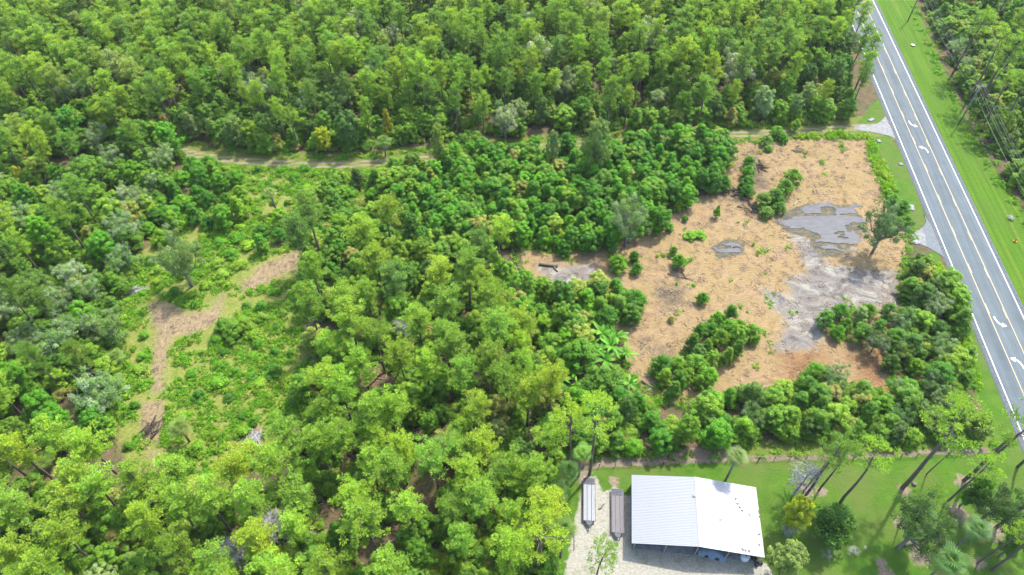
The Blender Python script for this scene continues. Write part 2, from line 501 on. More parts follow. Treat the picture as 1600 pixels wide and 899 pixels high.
    dirt = g.mix(mask(C[2], 0.2, 0.9), dirt, g.ramp(streak, [(0.35, (0.30, 0.17, 0.10)), (0.65, (0.52, 0.32, 0.19))]))
    dirt = g.mix(1.0, dirt, (0.75, 0.685, 0.565), 'MULTIPLY')
    mstreak = g.noise(g.mapping(sv.outputs[0], (0.9, 2.6, 1), (0, 0, 0.9)), 1.5, 7, 0.78)
    bigs = g.noise(g.mapping(sv.outputs[0], (0.35, 1.0, 1), (0, 0, 0.2)), 0.45, 5, 0.62, 0.6)
    mud = g.ramp(bigs, [(0.34, (0.17, 0.155, 0.155)), (0.46, (0.27, 0.245, 0.235)), (0.54, (0.31, 0.285, 0.27)), (0.62, (0.42, 0.395, 0.37))])
    mud = g.mix(1.0, mud, g.ramp(mstreak, [(0.3, 0.72), (0.7, 1.3)]), 'MULTIPLY')
    mud = g.mix(g.ramp(n_mid, [(0.58, 0.0), (0.72, 0.7)]), mud, dirt)
    mul = g.ramp(g.noise(g.mapping(geo, (1.6, 0.8, 1), (0, 0, 0.2)), 0.9, 6, 0.7), [(0.32, (0.16, 0.12, 0.085)), (0.46, (0.34, 0.25, 0.155)), (0.7, (0.50, 0.38, 0.25))])
    wet = g.ramp(streak, [(0.3, (0.075, 0.075, 0.08)), (0.5, (0.15, 0.14, 0.11)), (0.62, (0.26, 0.21, 0.11)), (0.75, (0.40, 0.31, 0.17))])
    dark = g.ramp(streak2, [(0.35, (0.05, 0.045, 0.04)), (0.6, (0.17, 0.14, 0.12)), (0.75, (0.32, 0.25, 0.19))])
    grav = g.ramp(n_fin, [(0.25, (0.30, 0.28, 0.24)), (0.5, (0.48, 0.46, 0.41)), (0.75, (0.62, 0.60, 0.56))])
    grav = g.mix(g.ramp(n_mid, [(0.52, 0.0), (0.70, 0.6)]), grav, (0.22, 0.24, 0.12))
    rut = g.ramp(n_fin, [(0.3, (0.26, 0.22, 0.15)), (0.7, (0.48, 0.41, 0.31))])
    tg = g.ramp(n_mid, [(0.3, (0.13, 0.19, 0.03)), (0.7, (0.27, 0.29, 0.07))])
    brown = g.ramp(n_fin, [(0.3, (0.22, 0.17, 0.13)), (0.7, (0.46, 0.36, 0.28))])
    c = floor
    c = g.mix(mask(A[2]), c, me_)
    c = g.mix(mask(D[1]), c, tg)
    c = g.mix(mask(E[0]), c, g.mix(0.35, gr, me_))
    c = g.mix(mask(A[1], k=0.5), c, gr)
    c = g.mix(mask(E[2], k=0.8), c, vg)
    c = g.mix(mask(A[0], k=0.7), c, dirt)
    c = g.mix(mask(B[0], 0.15, 0.8, k=1.2), c, mud)
    c = g.mix(mask(B[1]), c, wet)
    c = g.mix(g.math('MULTIPLY', mask(B[2], 0.35, 0.95, 1.3), 0.85), c, dark)
    c = g.mix(mask(C[1], 0.28, 0.85, k=0.9), c, mul)
    c = g.mix(mask(D[2]), c, brown)
    c = g.mix(mask(D[0], 0.3, 0.75, 0.8), c, rut)
    c = g.mix(mask(C[0], k=0.8), c, grav)
    c = g.mix(mask(E[1], k=0.3), c, (0.36, 0.35, 0.33))
    c = g.mix(1.0, c, (0.47, 0.465, 0.415), 'MULTIPLY')
    g.l(c, b.inputs['Base Color'])
    b.inputs['Roughness'].default_value = 0.92
    b.inputs['Specular IOR Level'].default_value = 0.12
    h = g.math('ADD', g.math('MULTIPLY', n_fin, 0.6), g.math('MULTIPLY', streak, 0.8))
    g.bump(h, 0.9, 0.22, b)
    return m
M['terrain'] = terrain_material()
allq = np.ones(len(Q), bool)
grid_mesh('ground', allq, 0.0, M['terrain'])
lvl = 0.004
def zone(name, polys, w=0.0):
    global lvl
    s = np.zeros(len(Q), bool)
    for p in polys: s |= inside(QC, p)
    if s.any(): grid_mesh(name, s, lvl, M['terrain'])
    lvl += 0.004
zone('meadow', [MEADOW])
zone('lawn', [YARD])
zone('road_verge', VERGES + [edgepoly])
zone('dirt_clearing', [CLEAR])
zone('mulched_path', MULCH)
fq = np.zeros(len(Q), bool)
kk = np.where((np.abs(QC[:, 0]) < 180) & (QC[:, 1] > 100) & (QC[:, 1] < 190))[0]
fq[kk] = near_track(QC[kk]) < 2.0
grid_mesh('dirt_track', fq, lvl, M['terrain']); lvl += 0.004
zone('gravel_yard', [GRAVEL])

# ---- road
def road_material():
    m, nt, b = new_mat('asphalt')
    g = NT(nt)
    geo = g.n('ShaderNodeNewGeometry').outputs['Position']
    ang = math.atan2(RDIR[1], RDIR[0])
    rv = g.mapping(geo, (1, 1, 1), (0, 0, -ang))
    f = g.noise(g.mapping(rv, (0.04, 1.0, 1)), 0.9, 4, 0.6)
    f2 = g.noise(geo, 9.0, 4, 0.7)
    f3 = g.noise(geo, 0.25, 4, 0.6)
    c = g.ramp(f, [(0.3, (0.056, 0.070, 0.076)), (0.7, (0.086, 0.104, 0.110))])
    c = g.mix(1.0, c, g.ramp(f2, [(0.3, 0.82), (0.7, 1.18)]), 'MULTIPLY')
    c = g.mix(1.0, c, g.ramp(f3, [(0.3, 0.90), (0.7, 1.08)]), 'MULTIPLY')
    g.l(c, b.inputs['Base Color'])
    b.inputs['Roughness'].default_value = 0.85
    b.inputs['Specular IOR Level'].default_value = 0.25
    g.bump(f2, 0.3, 0.02, b)
    return m
M['asphalt'] = road_material()
M['asphalt_edge'] = plain('worn_shoulder', (0.065, 0.074, 0.078), 0.9, var=0.3, scale=1.5)
def paint_mat(name, col, keep=0.42):
    m, nt, b = new_mat(name)
    g = NT(nt)
    geo = g.n('ShaderNodeNewGeometry').outputs['Position']
    f = g.noise(geo, 3.0, 6, 0.75)
    c = g.mix(g.ramp(f, [(keep + 0.16, 0.0), (keep + 0.30, 0.6)]), col, (0.1, 0.11, 0.11))
    g.l(c, b.inputs['Base Color'])
    b.inputs['Roughness'].default_value = 0.6
    return m
M['white_paint'] = paint_mat('white_road_paint', (0.55, 0.55, 0.54))
M['yellow_paint'] = paint_mat('yellow_road_paint', (0.40, 0.28, 0.11), 0.38)
def strip(name, s0, s1, w0, w1, z, mat, parent=None, n=40, kind=None):
    mb = MB()
    for i in range(n + 1):
        s = s0 + (s1 - s0) * i / n
        mb.v += [road_pt(s, w0, z), road_pt(s, w1, z)]
    for i in range(n):
        k = 2 * i
        mb.f.append((k, k + 1, k + 3, k + 2))
    o = mb.build(name, mat, parent)
    if kind: o['kind'] = kind
    return o
def road_slab():
    n = 120; z = 0.10; mb = MB()
    prof = [(-HALF - 0.25, -0.05), (-HALF, z - 0.01), (-HALF + 0.9, z), (0, z + 0.06), (HALF - 0.9, z), (HALF, z - 0.01), (HALF + 0.25, -0.05)]
    for i in range(n + 1):
        s = -420 + 1200 * i / n
        for (w, zz) in prof: mb.v.append(road_pt(s, w, zz))
    m = len(prof)
    for i in range(n):
        for j in range(m - 1):
            k = i * m + j
            mb.f.append((k, k + 1, k + m + 1, k + m))
    o = mb.build('road', M['asphalt']); o['kind'] = 'structure'
    return o
road = road_slab()
def rz_(w): return 0.10 + 0.06 * (1 - min(1, abs(w) / (HALF - 0.9))) + 0.006
for w in (-HALF + 0.45, HALF - 0.45):
    strip('road_shoulder', -420, 780, w - 0.42, w + 0.42, 0.1005, M['asphalt_edge'], road)
for w in (-ROADW / 2, ROADW / 2):
    strip('edge_line', -420, 780, w - 0.10, w + 0.10, rz_(w) + 0.004, M['white_paint'], road, 120)
def wof(u, v):
    return road_sw(np.array([at(u, v)]))[1][0]
def sof(u, v):
    return road_sw(np.array([at(u, v)]))[0][0]
wy = [(wof(1409.3, 180) + wof(1504.8, 400)) / 2, (wof(1430.6, 180) + wof(1529, 400)) / 2]
print('yellow lines', wy, 'dash s', [round(sof(u, v), 1) for u, v in ((1419, 202), (1436, 244), (1456, 288), (1477, 334), (1499, 388))])
for i, w in enumerate(wy):
    sg = 1 if i == 0 else -1
    strip('centre_line', -420, 780, w - 0.07, w + 0.07, rz_(w) + 0.006, M['yellow_paint'], road, 120)
    s = -80 + sof(1419, 202) % 12.19 - (0 if i == 0 else 1.0)
    while s < 110:
        a = w + sg * 0.16; strip('dash_line', s, s + 3.05, min(a, a + sg * 0.12), max(a, a + sg * 0.12), rz_(w) + 0.007, M['yellow_paint'], road, 2)
        s += 12.19
def arrow(u, v, back):                 # curved turn arrow painted in the middle lane
    s0, w0 = sof(u, v), wof(u, v)
    sg = -1 if back else 1
    mb = MB()
    def P(a, b_): return road_pt(s0 + sg * a * 1.25, w0 + sg * b_ * 1.25, 0.19)
    cl = [(-1.45, 0.55, .11), (-0.75, 0.52, .13), (-0.15, 0.36, .14), (0.2, 0.08, .15), (0.38, -0.2, .15)]
    for i in range(4):
        q = []
        for (j, sd_) in ((i, 1), (i + 1, 1), (i + 1, -1), (i, -1)):
            p0, p1 = cl[max(j - 1, 0)], cl[min(j + 1, 4)]
            d = np.array([p1[0] - p0[0], p1[1] - p0[1]]); d /= np.linalg.norm(d)
            q.append(P(cl[j][0] - d[1] * cl[j][2] * sd_, cl[j][1] + d[0] * cl[j][2] * sd_))
        mb.poly(q)
    mb.poly([P(0.86, -0.02), P(0.62, -0.95), P(-0.16, -0.42)])
    mb.build('turn_arrow', M['white_paint'], road)
arrow(1426, 196, True); arrow(1443, 233, False); arrow(1562, 506, True); arrow(1589, 566, False)
# turnout (paved bell mouth) and gravel apron
M['concrete'] = plain('concrete', (0.15, 0.15, 0.145), 0.85, var=0.3, scale=1.2)
M['apron'] = plain('paved_apron', (0.10, 0.112, 0.115), 0.9, var=0.2, scale=2)
def flat_poly(name, px, z, mat, kind='structure', jit=0.15):
    P = wp(px); out = []
    for i in range(len(P)):
        a, b_ = P[i], P[(i + 1) % len(P)]
        n = max(1, int(np.linalg.norm(b_ - a) / 0.8))
        for k in range(n):
            q = a + (b_ - a) * k / n
            out.append((q[0] + random.uniform(-jit, jit), q[1] + random.uniform(-jit, jit), z))
    me = bpy.data.meshes.new(name)
    bm = bmesh.new()
    vs = [bm.verts.new(p) for p in out]
    f = bm.faces.new(vs)
    bmesh.ops.triangulate(bm, faces=[f])
    bmesh.ops.recalc_face_normals(bm, faces=bm.faces)
    for f in bm.faces:
        if f.normal.z < 0: f.normal_flip()
    bm.to_mesh(me); bm.free()
    me.materials.append(mat)
    o = link(name, me)
    if kind: o['kind'] = kind
    return o
flat_poly('turnout', [(1441, 330), (1448, 345), (1444, 354), (1424, 366), (1432, 380), (1448, 386), (1462, 394), (1474, 402), (1484, 400)], 0.085, M['apron'])
flat_poly('driveway', [(1424, 366), (1440, 358), (1446, 372), (1447, 386), (1436, 380)], 0.092, M['concrete'])
flat_poly('driveway', [(1338, 196), (1368, 195), (1377, 191), (1384, 182), (1390, 196), (1404, 220), (1388, 212), (1370, 208), (1338, 203)], 0.06, M['concrete'])

# ---- puddles
def puddle_mat():
    m, nt, b = new_mat('muddy_water')
    g = NT(nt)
    geo = g.n('ShaderNodeNewGeometry').outputs['Position']
    f = g.noise(g.mapping(geo, (0.5, 1.6, 1)), 0.8, 5, 0.7)
    g.l(g.ramp(f, [(0.3, (0.02, 0.022, 0.026)), (0.7, (0.06, 0.062, 0.07))]), b.inputs['Base Color'])
    b.inputs['Roughness'].default_value = 0.4
    b.inputs['Specular IOR Level'].default_value = 0.18
    g.bump(g.noise(geo, 3, 3, 0.6), 0.25, 0.03, b)
    return m
M['puddle'] = puddle_mat()
def puddle(px, lab, seed, blobs):
    # a sheet of water whose shoreline follows a noisy outline
    P = wp(px)
    lo, hi = P.min(0) - 1, P.max(0) + 1
    st = 0.25
    X, Y = np.meshgrid(np.arange(lo[0], hi[0], st), np.arange(lo[1], hi[1], st))
    pts = np.stack([X.ravel(), Y.ravel()], 1)
    s = sdist(pts, P) + (vnoise(pts[:, 0] * 0.42, pts[:, 1] * 1.5, 1.7, seed) - 0.57) * blobs * 1.5 + (vnoise(pts[:, 0] * 0.6, pts[:, 1] * 1.4, 0.6, seed + 1) - 0.5) * blobs * 0.35
    ok = (s > 0).reshape(X.shape)
    h, w = X.shape
    F = []
    for j in range(h - 1):
        for i in range(w - 1):
            if ok[j, i] and ok[j + 1, i] and ok[j, i + 1] and ok[j + 1, i + 1]:
                F.append((j * w + i, j * w + i + 1, (j + 1) * w + i + 1, (j + 1) * w + i))
    used = sorted({k for f in F for k in f}); mp = {k: n for n, k in enumerate(used)}
    me = bpy.data.meshes.new('puddle')
    me.from_pydata([(pts[k, 0], pts[k, 1], 0.045) for k in used], [], [tuple(mp[k] for k in f) for f in F])
    me.materials.append(M['puddle'])
    o = link('puddle', me)
    o['kind'] = 'structure'; o['label'] = lab
puddle([(1218, 338), (1262, 320), (1326, 320), (1350, 342), (1350, 372), (1310, 400), (1280, 396), (1268, 370), (1222, 358)], 'wide shallow grey puddle beside the lone oak in the clearing', 21, 6.5)
puddle([(1112, 388), (1140, 378), (1160, 380), (1158, 394), (1122, 401)], 'small dark puddle in the middle of the clearing', 33, 2.4)
#@@PART2
# ================================================================ TREE PROTOTYPES
def unit(n, rng):
    v = rng.normal(size=(n, 3)); v /= np.linalg.norm(v, axis=1)[:, None]
    return v
def leaf_mesh(name, cen, rad, tint, n_per, size, aspect, rng, mode='broad', flat=0.75, up=0.25, mat='leaf'):
    """cen (k,3), rad (k,), tint (k,3): clusters of small leaf faces set round each centre"""
    k = len(cen)
    idx = np.repeat(np.arange(k), n_per)
    n = len(idx)
    d = unit(n, rng); d[:, 2] = np.where((d[:, 2] < 0) & (rng.random(n) < 0.55), -d[:, 2], d[:, 2])
    rr = rng.uniform(0.35, 1.0, n) ** 0.6 * (1 + 0.45 * rng.random(n) ** 3)
    p = cen[idx] + d * (rad[idx] * rr)[:, None] * np.array([1, 1, flat])
    sz = size * rng.uniform(0.6, 1.35, n)
    if mode == 'needle':               # long thin sprays pointing outwards
        ax = d + 0.55 * unit(n, rng) + np.array([0, 0, 0.25]); ax /= np.linalg.norm(ax, axis=1)[:, None]
        nr = np.cross(ax, np.array([0, 0, 1.0]) + 0.7 * unit(n, rng)); nr /= np.linalg.norm(nr, axis=1)[:, None] + 1e-9
        a = ax * sz[:, None]; b = nr * (sz * aspect)[:, None]
    else:
        nn = d + 0.6 * unit(n, rng) + np.array([0, 0, 0.35 + up]); nn /= np.linalg.norm(nn, axis=1)[:, None]
        a = np.cross(nn, unit(n, rng)); a /= np.linalg.norm(a, axis=1)[:, None] + 1e-9
        b = np.cross(nn, a)
        a = a * sz[:, None]; b = b * (sz * aspect)[:, None]
    V = np.empty((n, 4, 3), np.float32)
    V[:, 0] = p - a; V[:, 1] = p - b * 0.9 + a * 0.1; V[:, 2] = p + a; V[:, 3] = p + b * 0.9 + a * 0.1
    me = bpy.data.meshes.new(name)
    me.vertices.add(n * 4); me.vertices.foreach_set('co', V.ravel())
    me.loops.add(n * 4); me.loops.foreach_set('vertex_index', np.arange(n * 4, dtype=np.int32))
    me.polygons.add(n); me.polygons.foreach_set('loop_start', np.arange(0, n * 4, 4, dtype=np.int32))
    me.update(calc_edges=True)
    T = tint[idx] * rng.uniform(0.82, 1.18, (n, 1))
    write_col(me, 'tint', np.repeat(T, 4, 0).astype(np.float32))
    me.materials.append(M[mat])
    return me

def tints(k, rng, var=0.18, warm=0.25):
    base = rng.uniform(1 - var, 1 + var, (k, 1)) * np.ones((1, 3))
    w = rng.random(k) ** 2 * warm
    base[:, 0] *= 1 + w * 1.3; base[:, 1] *= 1 + w * 0.5; base[:, 2] *= 1 - w * 0.4
    return base

def limb(mb, a, b, r0, r1, rng, n=4, sag=0.1):
    a = np.array(a); b = np.array(b)
    m1 = a + (b - a) * 0.5 + rng.normal(size=3) * np.linalg.norm(b - a) * 0.06 + np.array([0, 0, -sag * np.linalg.norm(b - a)])
    mb.tube([a, m1, b], [r0, (r0 + r1) / 2, r1], n, cap=False)

def proto_pine(i, full=False, dead=False, airy=False):
    """18 m slash pine: bare bole, whorled limbs, rounded irregular crown of needle tufts"""
    rng = np.random.default_rng(100 + i)
    H = 18.0
    mb = MB()
    lean = rng.normal(size=2) * 0.5; wob = rng.normal(size=(6, 2)) * 0.10
    def ax(t): return np.array([lean[0] * t * t + np.interp(t, np.linspace(0, 1, 6), wob[:, 0]) * (t > 0), lean[1] * t * t + np.interp(t, np.linspace(0, 1, 6), wob[:, 1]) * (t > 0), t * H])
    ts = np.linspace(0, 0.97, 9)
    mb.tube([(0, 0, -0.4)] + [ax(t) for t in ts[1:]], [0.27] + [0.24 * (1 - t) ** 0.75 + 0.035 for t in ts[1:]], 7)
    C, Rd = [], []
    t0 = 0.46 if full else rng.uniform(0.52, 0.60)
    if airy: t0 = rng.uniform(0.64, 0.72)
    nb = 26 if full else 22
    if airy: nb = 17
    for k in range(nb):
        t = t0 + (0.985 - t0) * (k + rng.random()) / nb
        u = (t - t0) / (1 - t0)
        env = 3.15 * (math.sin(math.pi * min(1, 0.20 + 0.68 * u)) ** 0.8) * rng.uniform(0.55, 1.12)
        phi = k * 2.39996 + rng.uniform(-.5, .5)
        a = ax(t)
        e = a + np.array([math.cos(phi) * env, math.sin(phi) * env, env * rng.uniform(0.12, 0.5)])
        limb(mb, a, e, 0.07 * (1.2 - u), 0.02, rng)
        nt = 4 + 2 * int(env > 1.6) + int(rng.random() < 0.5) - (2 + 2 * int(env > 1.6) if airy else 0)
        for q in range(nt):
            f = 1.0 - 0.15 * q
            c = a + (e - a) * f + rng.normal(size=3) * np.array([0.42, 0.42, 0.28])
            if q: limb(mb, a + (e - a) * (f - 0.2), c, 0.03, 0.012, rng, 3)
            C.append(c); Rd.append(rng.uniform(0.36, 0.62))
    for k in range(5):
        C.append(ax(0.98) + rng.normal(size=3) * 0.45); Rd.append(rng.uniform(0.5, 0.8))
    C = np.array(C); Rd = np.array(Rd)
    n = 44 if airy else 42
    cr = leaf_mesh('pine_crown', C, Rd, tints(len(C), rng), n, 0.20, 0.32, rng, 'needle', 0.72)
    return mb.mesh('pine_trunk', M['bark'], True), cr, H

def proto_broad(i, H=9.0, W=3.0, t0=0.18, ncl=95, per=85, size=0.17, bark='bark_grey', rmin=0.55, rmax=0.95, lobes=5, shape='oval', warm=0.2):
    rng = np.random.default_rng(300 + i)
    mb = MB()
    ph = rng.uniform(0, 6.28, lobes); am = rng.uniform(0.10, 0.28, lobes)
    tops = rng.normal(size=(6, 2)) * W * 0.35
    def env(phi, u):
        if shape == 'oval': r = math.sin(math.pi * (0.12 + 0.80 * u)) ** 0.7
        elif shape == 'cone': r = (1 - u) ** 0.75 * (0.35 + 0.65 * min(1, u / 0.22)) + 0.10
        else: r = (math.cos(math.pi * 0.5 * u ** 1.6)) * (0.72 + 0.28 * min(1, u / 0.3))     # dome
        s = 1 + sum(am[j] * math.sin((j + 2) * phi + ph[j] + 2.2 * u * (j % 2)) for j in range(lobes)) * 0.55
        return W * r * s
    zb = H * t0
    fork = rng.uniform(0.25, 0.45) * H
    mb.tube([(0, 0, -0.3), (rng.normal() * 0.1, rng.normal() * 0.1, fork * 0.5), (rng.normal() * 0.2, rng.normal() * 0.2, fork)],
            [0.035 * H * 0.9, 0.026 * H, 0.022 * H], 7)
    C, Rd = [], []
    for k in range(ncl):
        u = rng.random() ** 0.85
        phi = k * 2.39996 + rng.uniform(-.4, .4)
        rr = env(phi, u) * (rng.uniform(0.55, 1.0) if rng.random() < 0.75 else rng.uniform(0.1, 0.6))
        c = np.array([math.cos(phi) * rr, math.sin(phi) * rr, zb + (H - zb) * u * rng.uniform(0.92, 1.0)])
        C.append(c); Rd.append(rng.uniform(rmin, rmax) * (1 - 0.25 * u))
        if k % 4 == 0: limb(mb, (0, 0, min(fork, c[2] * 0.75)), c, 0.010 * H, 0.015, rng, 4, 0.04)
    C = np.array(C); Rd = np.array(Rd)
    cr = leaf_mesh('crown', C, Rd, tints(len(C), rng, 0.2, warm), per, size, 0.75, rng, 'broad', 0.78)
    return mb.mesh('trunk', M[bark], True), cr, H

def proto_oak(i, moss=True):
    """wide spreading oak, pale limbs partly bare on top, clouded crown"""
    rng = np.random.default_rng(500 + i)
    H = 11.0; W = 5.0
    mb = MB(); pale = MB(); C, Rd = [], []
    mb.tube([(0, 0, -0.3), (0.1, 0, 1.6), (0.2, 0.1, 3.2)], [0.42, 0.34, 0.30], 8)
    for k in range(10):
        phi = k * 2.39996 + rng.uniform(-.3, .3)
        L = W * rng.uniform(0.45, 1.0); up = H * rng.uniform(0.55, 0.92) - (L / W) ** 2 * 2.2
        a = np.array([0.2, 0.1, 2.6 + rng.random()])
        e = np.array([math.cos(phi) * L, math.sin(phi) * L, up])
        limb(mb, a, e, 0.17, 0.05, rng, 5, 0.08)
        for q in range(9):
            f = rng.uniform(0.45, 1.05)
            s = a + (e - a) * f
            c = s + rng.normal(size=3) * np.array([1.15, 1.15, 0.65]) + np.array([0, 0, 0.4])
            limb(mb, a + (e - a) * max(0.3, f - 0.2), c, 0.05, 0.015, rng, 3, 0.0)
            C.append(c); Rd.append(rng.uniform(0.6, 1.05))
        if moss and k % 3 == 0:        # bleached bare twigs above the leaves
            for q in range(5):
                s = e + rng.normal(size=3) * 0.5
                limb(pale, s, s + np.array([rng.normal() * 0.9, rng.normal() * 0.9, rng.uniform(0.5, 1.3)]), 0.055, 0.02, rng, 3, 0)
    C = np.array(C); Rd = np.array(Rd)
    T = tints(len(C), rng, 0.16, 0.12)
    grey = rng.random(len(C)) < (0.40 if moss else 0.1)
    T[grey] *= np.array([1.45, 1.22, 2.1])
    cr = leaf_mesh('crown', C, Rd, T, 100, 0.15, 0.7, rng, 'broad', 0.7)
    return mb.mesh('trunk', M['bark_grey'], True), cr, H, pale.mesh('bare_twigs', M['bark_pale'], True)

def proto_bush(i, H=2.4, W=1.5, ncl=26, per=80):
    rng = np.random.default_rng(700 + i)
    C, Rd = [], []
    for k in range(ncl):
        phi = k * 2.39996; u = rng.random()
        rr = W * math.cos(math.pi / 2 * u ** 1.7) * rng.uniform(0.3, 1.0)
        C.append([math.cos(phi) * rr, math.sin(phi) * rr, 0.25 + (H - 0.5) * u]); Rd.append(rng.uniform(0.4, 0.7))
    C = np.array(C); Rd = np.array(Rd)
    return leaf_mesh('bush', C, Rd, tints(len(C), rng, 0.22, 0.3), per, 0.125, 0.75, rng, 'broad', 0.85)

def fan_frond(mb, base, phi, elev, L, blades=13, petiole=0.9, droop=0.35):
    """one palmate leaf: a stalk and a fan of narrow blades (mesh quads)"""
    d = np.array([math.cos(phi) * math.cos(elev), math.sin(phi) * math.cos(elev), math.sin(elev)])
    b = np.array(base)
    h = b + d * petiole
    side = np.array([-math.sin(phi), math.cos(phi), 0.0])
    upv = np.cross(d, side)
    k = len(mb.v)
    mb.v += [tuple(b - side * .02), tuple(b + side * .02), tuple(h + side * .02), tuple(h - side * .02)]; mb.f.append((k, k + 1, k + 2, k + 3))
    for j in range(blades):
        a = (j / (blades - 1) - 0.5) * 2 * 1.75
        dd = d * math.cos(a) + side * math.sin(a)
        w = side * math.cos(a) - d * math.sin(a)
        ln = L * (0.72 + 0.28 * math.cos(a))
        m_ = h + dd * ln * 0.55 + upv * 0.04
        e = h + dd * ln - np.array([0, 0, droop * ln])
        ww = w * 0.042 * L
        k = len(mb.v)
        mb.v += [tuple(h), tuple(m_ - ww), tuple(e), tuple(m_ + ww)]
        mb.f.append((k, k + 1, k + 2, k + 3))

def fan_mesh(name, seed, n, L, zc, dead=0.1, emin=-0.5, emax=1.4, pet=0.9, blades=12):
    rng = np.random.default_rng(seed)
    mb = MB(); cols = []
    for k in range(n):
        u = (k + 0.5) / n
        el = emin + (emax - emin) * u ** 0.8
        n0 = len(mb.v)
        fan_frond(mb, (0, 0, zc), k * 2.39996 + rng.uniform(-.2, .2), el, L * rng.uniform(0.85, 1.1), blades, pet * rng.uniform(.8, 1.2), 0.18 + 0.4 * (1 - u))
        t = np.array([1.0, 1.0, 1.0]) * rng.uniform(0.8, 1.25)
        if rng.random() < dead and el < 0.2: t = np.array([3.2, 1.7, 2.6])
        cols += [t] * (len(mb.v) - n0)
    me = mb.mesh(name, M['leaf'])
    write_col(me, 'tint', np.array(cols, np.float32))
    return me
def single_leaf(name, fn, seed):
    mb = MB(); fn(mb)
    me = mb.mesh(name, M['leaf'])
    rng = np.random.default_rng(seed)
    write_col(me, 'tint', np.ones((len(mb.v), 3), np.float32) * rng.uniform(0.9, 1.1))
    return me

PINES = [proto_pine(i) for i in range(7)] + [proto_pine(20 + i, full=True) for i in range(2)]
AIRY = [proto_pine(40 + i, airy=True) for i in range(4)]
TALL = [proto_broad(40 + i, 12.0, 3.6, 0.22, 120, 115, 0.155, lobes=5) for i in range(4)]
YOUNG = [proto_broad(60 + i, 7.0, 2.3, 0.04, 80, 100, 0.125, shape=('cone' if i % 2 else 'oval'), rmin=0.45, rmax=0.75, warm=0.3) for i in range(5)]
ROUND = [proto_broad(80 + i, 4.2, 2.3, 0.05, 66, 105, 0.12, shape='dome', rmin=0.45, rmax=0.8) for i in range(4)]
OAKS = [proto_oak(i) for i in range(4)]
OAKS_G = [proto_oak(10 + i, False) for i in range(3)]
BUSH = [proto_bush(i) for i in range(5)]
PALM_H = 6.0
def proto_palm(i):
    rng = np.random.default_rng(900 + i)
    mb = MB()
    mb.tube([(0, 0, -.3), (rng.normal() * .1, rng.normal() * .1, 3), (0, 0, PALM_H - 0.5), (0, 0, PALM_H)], [.22, .19, .21, .15], 8)
    return mb.mesh('palm_trunk', M['bark_grey'], True), fan_mesh('palm_crown', 910 + i, 34, 0.95, PALM_H - 0.2, 0.25, -0.9, 1.45, 0.75)
PALMS = [proto_palm(i) for i in range(3)]
PALMETTO = [fan_mesh('palmetto', 930 + i, 15, 0.75, 0.25, 0.15, 0.15, 1.4, 0.8, 10) for i in range(3)]
LONE_FROND = single_leaf('frond', lambda mb: fan_frond(mb, (0, 0, 0), 0, 0, 1.1, 16, 0.9, 0.3), 1)
UPPER_FROND = single_leaf('frond', lambda mb: fan_frond(mb, (0, 0, 0), 0, 0, 1.15, 16, 0.3, 0.3), 1)
def proto_snag(i):
    rng = np.random.default_rng(980 + i)
    mb = MB(); tw = MB()
    H = 8.0
    mb.tube([(0, 0, -.3), (0.1, .1, H * .5), (rng.normal() * .3, rng.normal() * .3, H)], [.22, .15, .04], 6)
    for k in range(34):
        t = rng.uniform(0.3, 0.98); phi = k * 2.4; L = 3.2 * (1.1 - t) + 0.5
        a = np.array([0, 0, H * t]); e = a + np.array([math.cos(phi) * L, math.sin(phi) * L, L * rng.uniform(0.1, .6)])
        limb(mb, a, e, 0.07, 0.03, rng, 4, 0.05)
        for q in range(9):
            s = a + (e - a) * rng.uniform(0.3, 1); limb(tw, s, s + rng.normal(size=3) * 0.65, 0.045, 0.02, rng, 3, 0)
    return mb.mesh('snag_trunk', M['bark_pale'], True), tw.mesh('snag_twigs', M['bark_pale'], True), H
SNAGS = [proto_snag(i) for i in range(2)]

# ================================================================ COLOURS of living crowns (linear, unlit)
PINE_C = [(0.12, 0.23, 0.035), (0.145, 0.26, 0.035), (0.18, 0.30, 0.038), (0.11, 0.21, 0.05), (0.185, 0.28, 0.03)]
PINE_PALE = [(0.175, 0.31, 0.040), (0.21, 0.345, 0.048), (0.15, 0.28, 0.045), (0.215, 0.325, 0.036)]
BROAD_C = [(0.07, 0.18, 0.022), (0.09, 0.21, 0.022), (0.115, 0.245, 0.026), (0.07, 0.155, 0.03), (0.14, 0.26, 0.025)]
BRIGHT_C = [(0.07, 0.215, 0.012), (0.095, 0.25, 0.014), (0.055, 0.18, 0.014), (0.12, 0.26, 0.016)]
OAK_C = [(0.12, 0.21, 0.075), (0.15, 0.245, 0.105), (0.10, 0.19, 0.055), (0.18, 0.27, 0.135)]
DARK_C = [(0.06, 0.145, 0.028), (0.08, 0.17, 0.038), (0.07, 0.135, 0.042), (0.10, 0.20, 0.035)]

def jitc(c, v=0.14):
    k = random.uniform(1 - v * 1.15, 1 + v * 1.15); w = random.uniform(-v, v) * 0.45
    return (c[0] * k * (1 + w), c[1] * k, c[2] * k * (1 - w), 1)

PLACED = []                            # (x, y, radius) of every plant so far
PLAN = []                              # what to build: dicts
SOURCES = {'pine_tree': PINES, 'broadleaf_tree': TALL, 'young_tree': YOUNG, 'round_bush': ROUND, 'oak_tree': OAKS}

def free(x, y, r):
    for (a, b_, c) in PLACED:
        if (a - x) ** 2 + (b_ - y) ** 2 < ((r + c) * 0.5) ** 2 * 1.0: return False
    return True

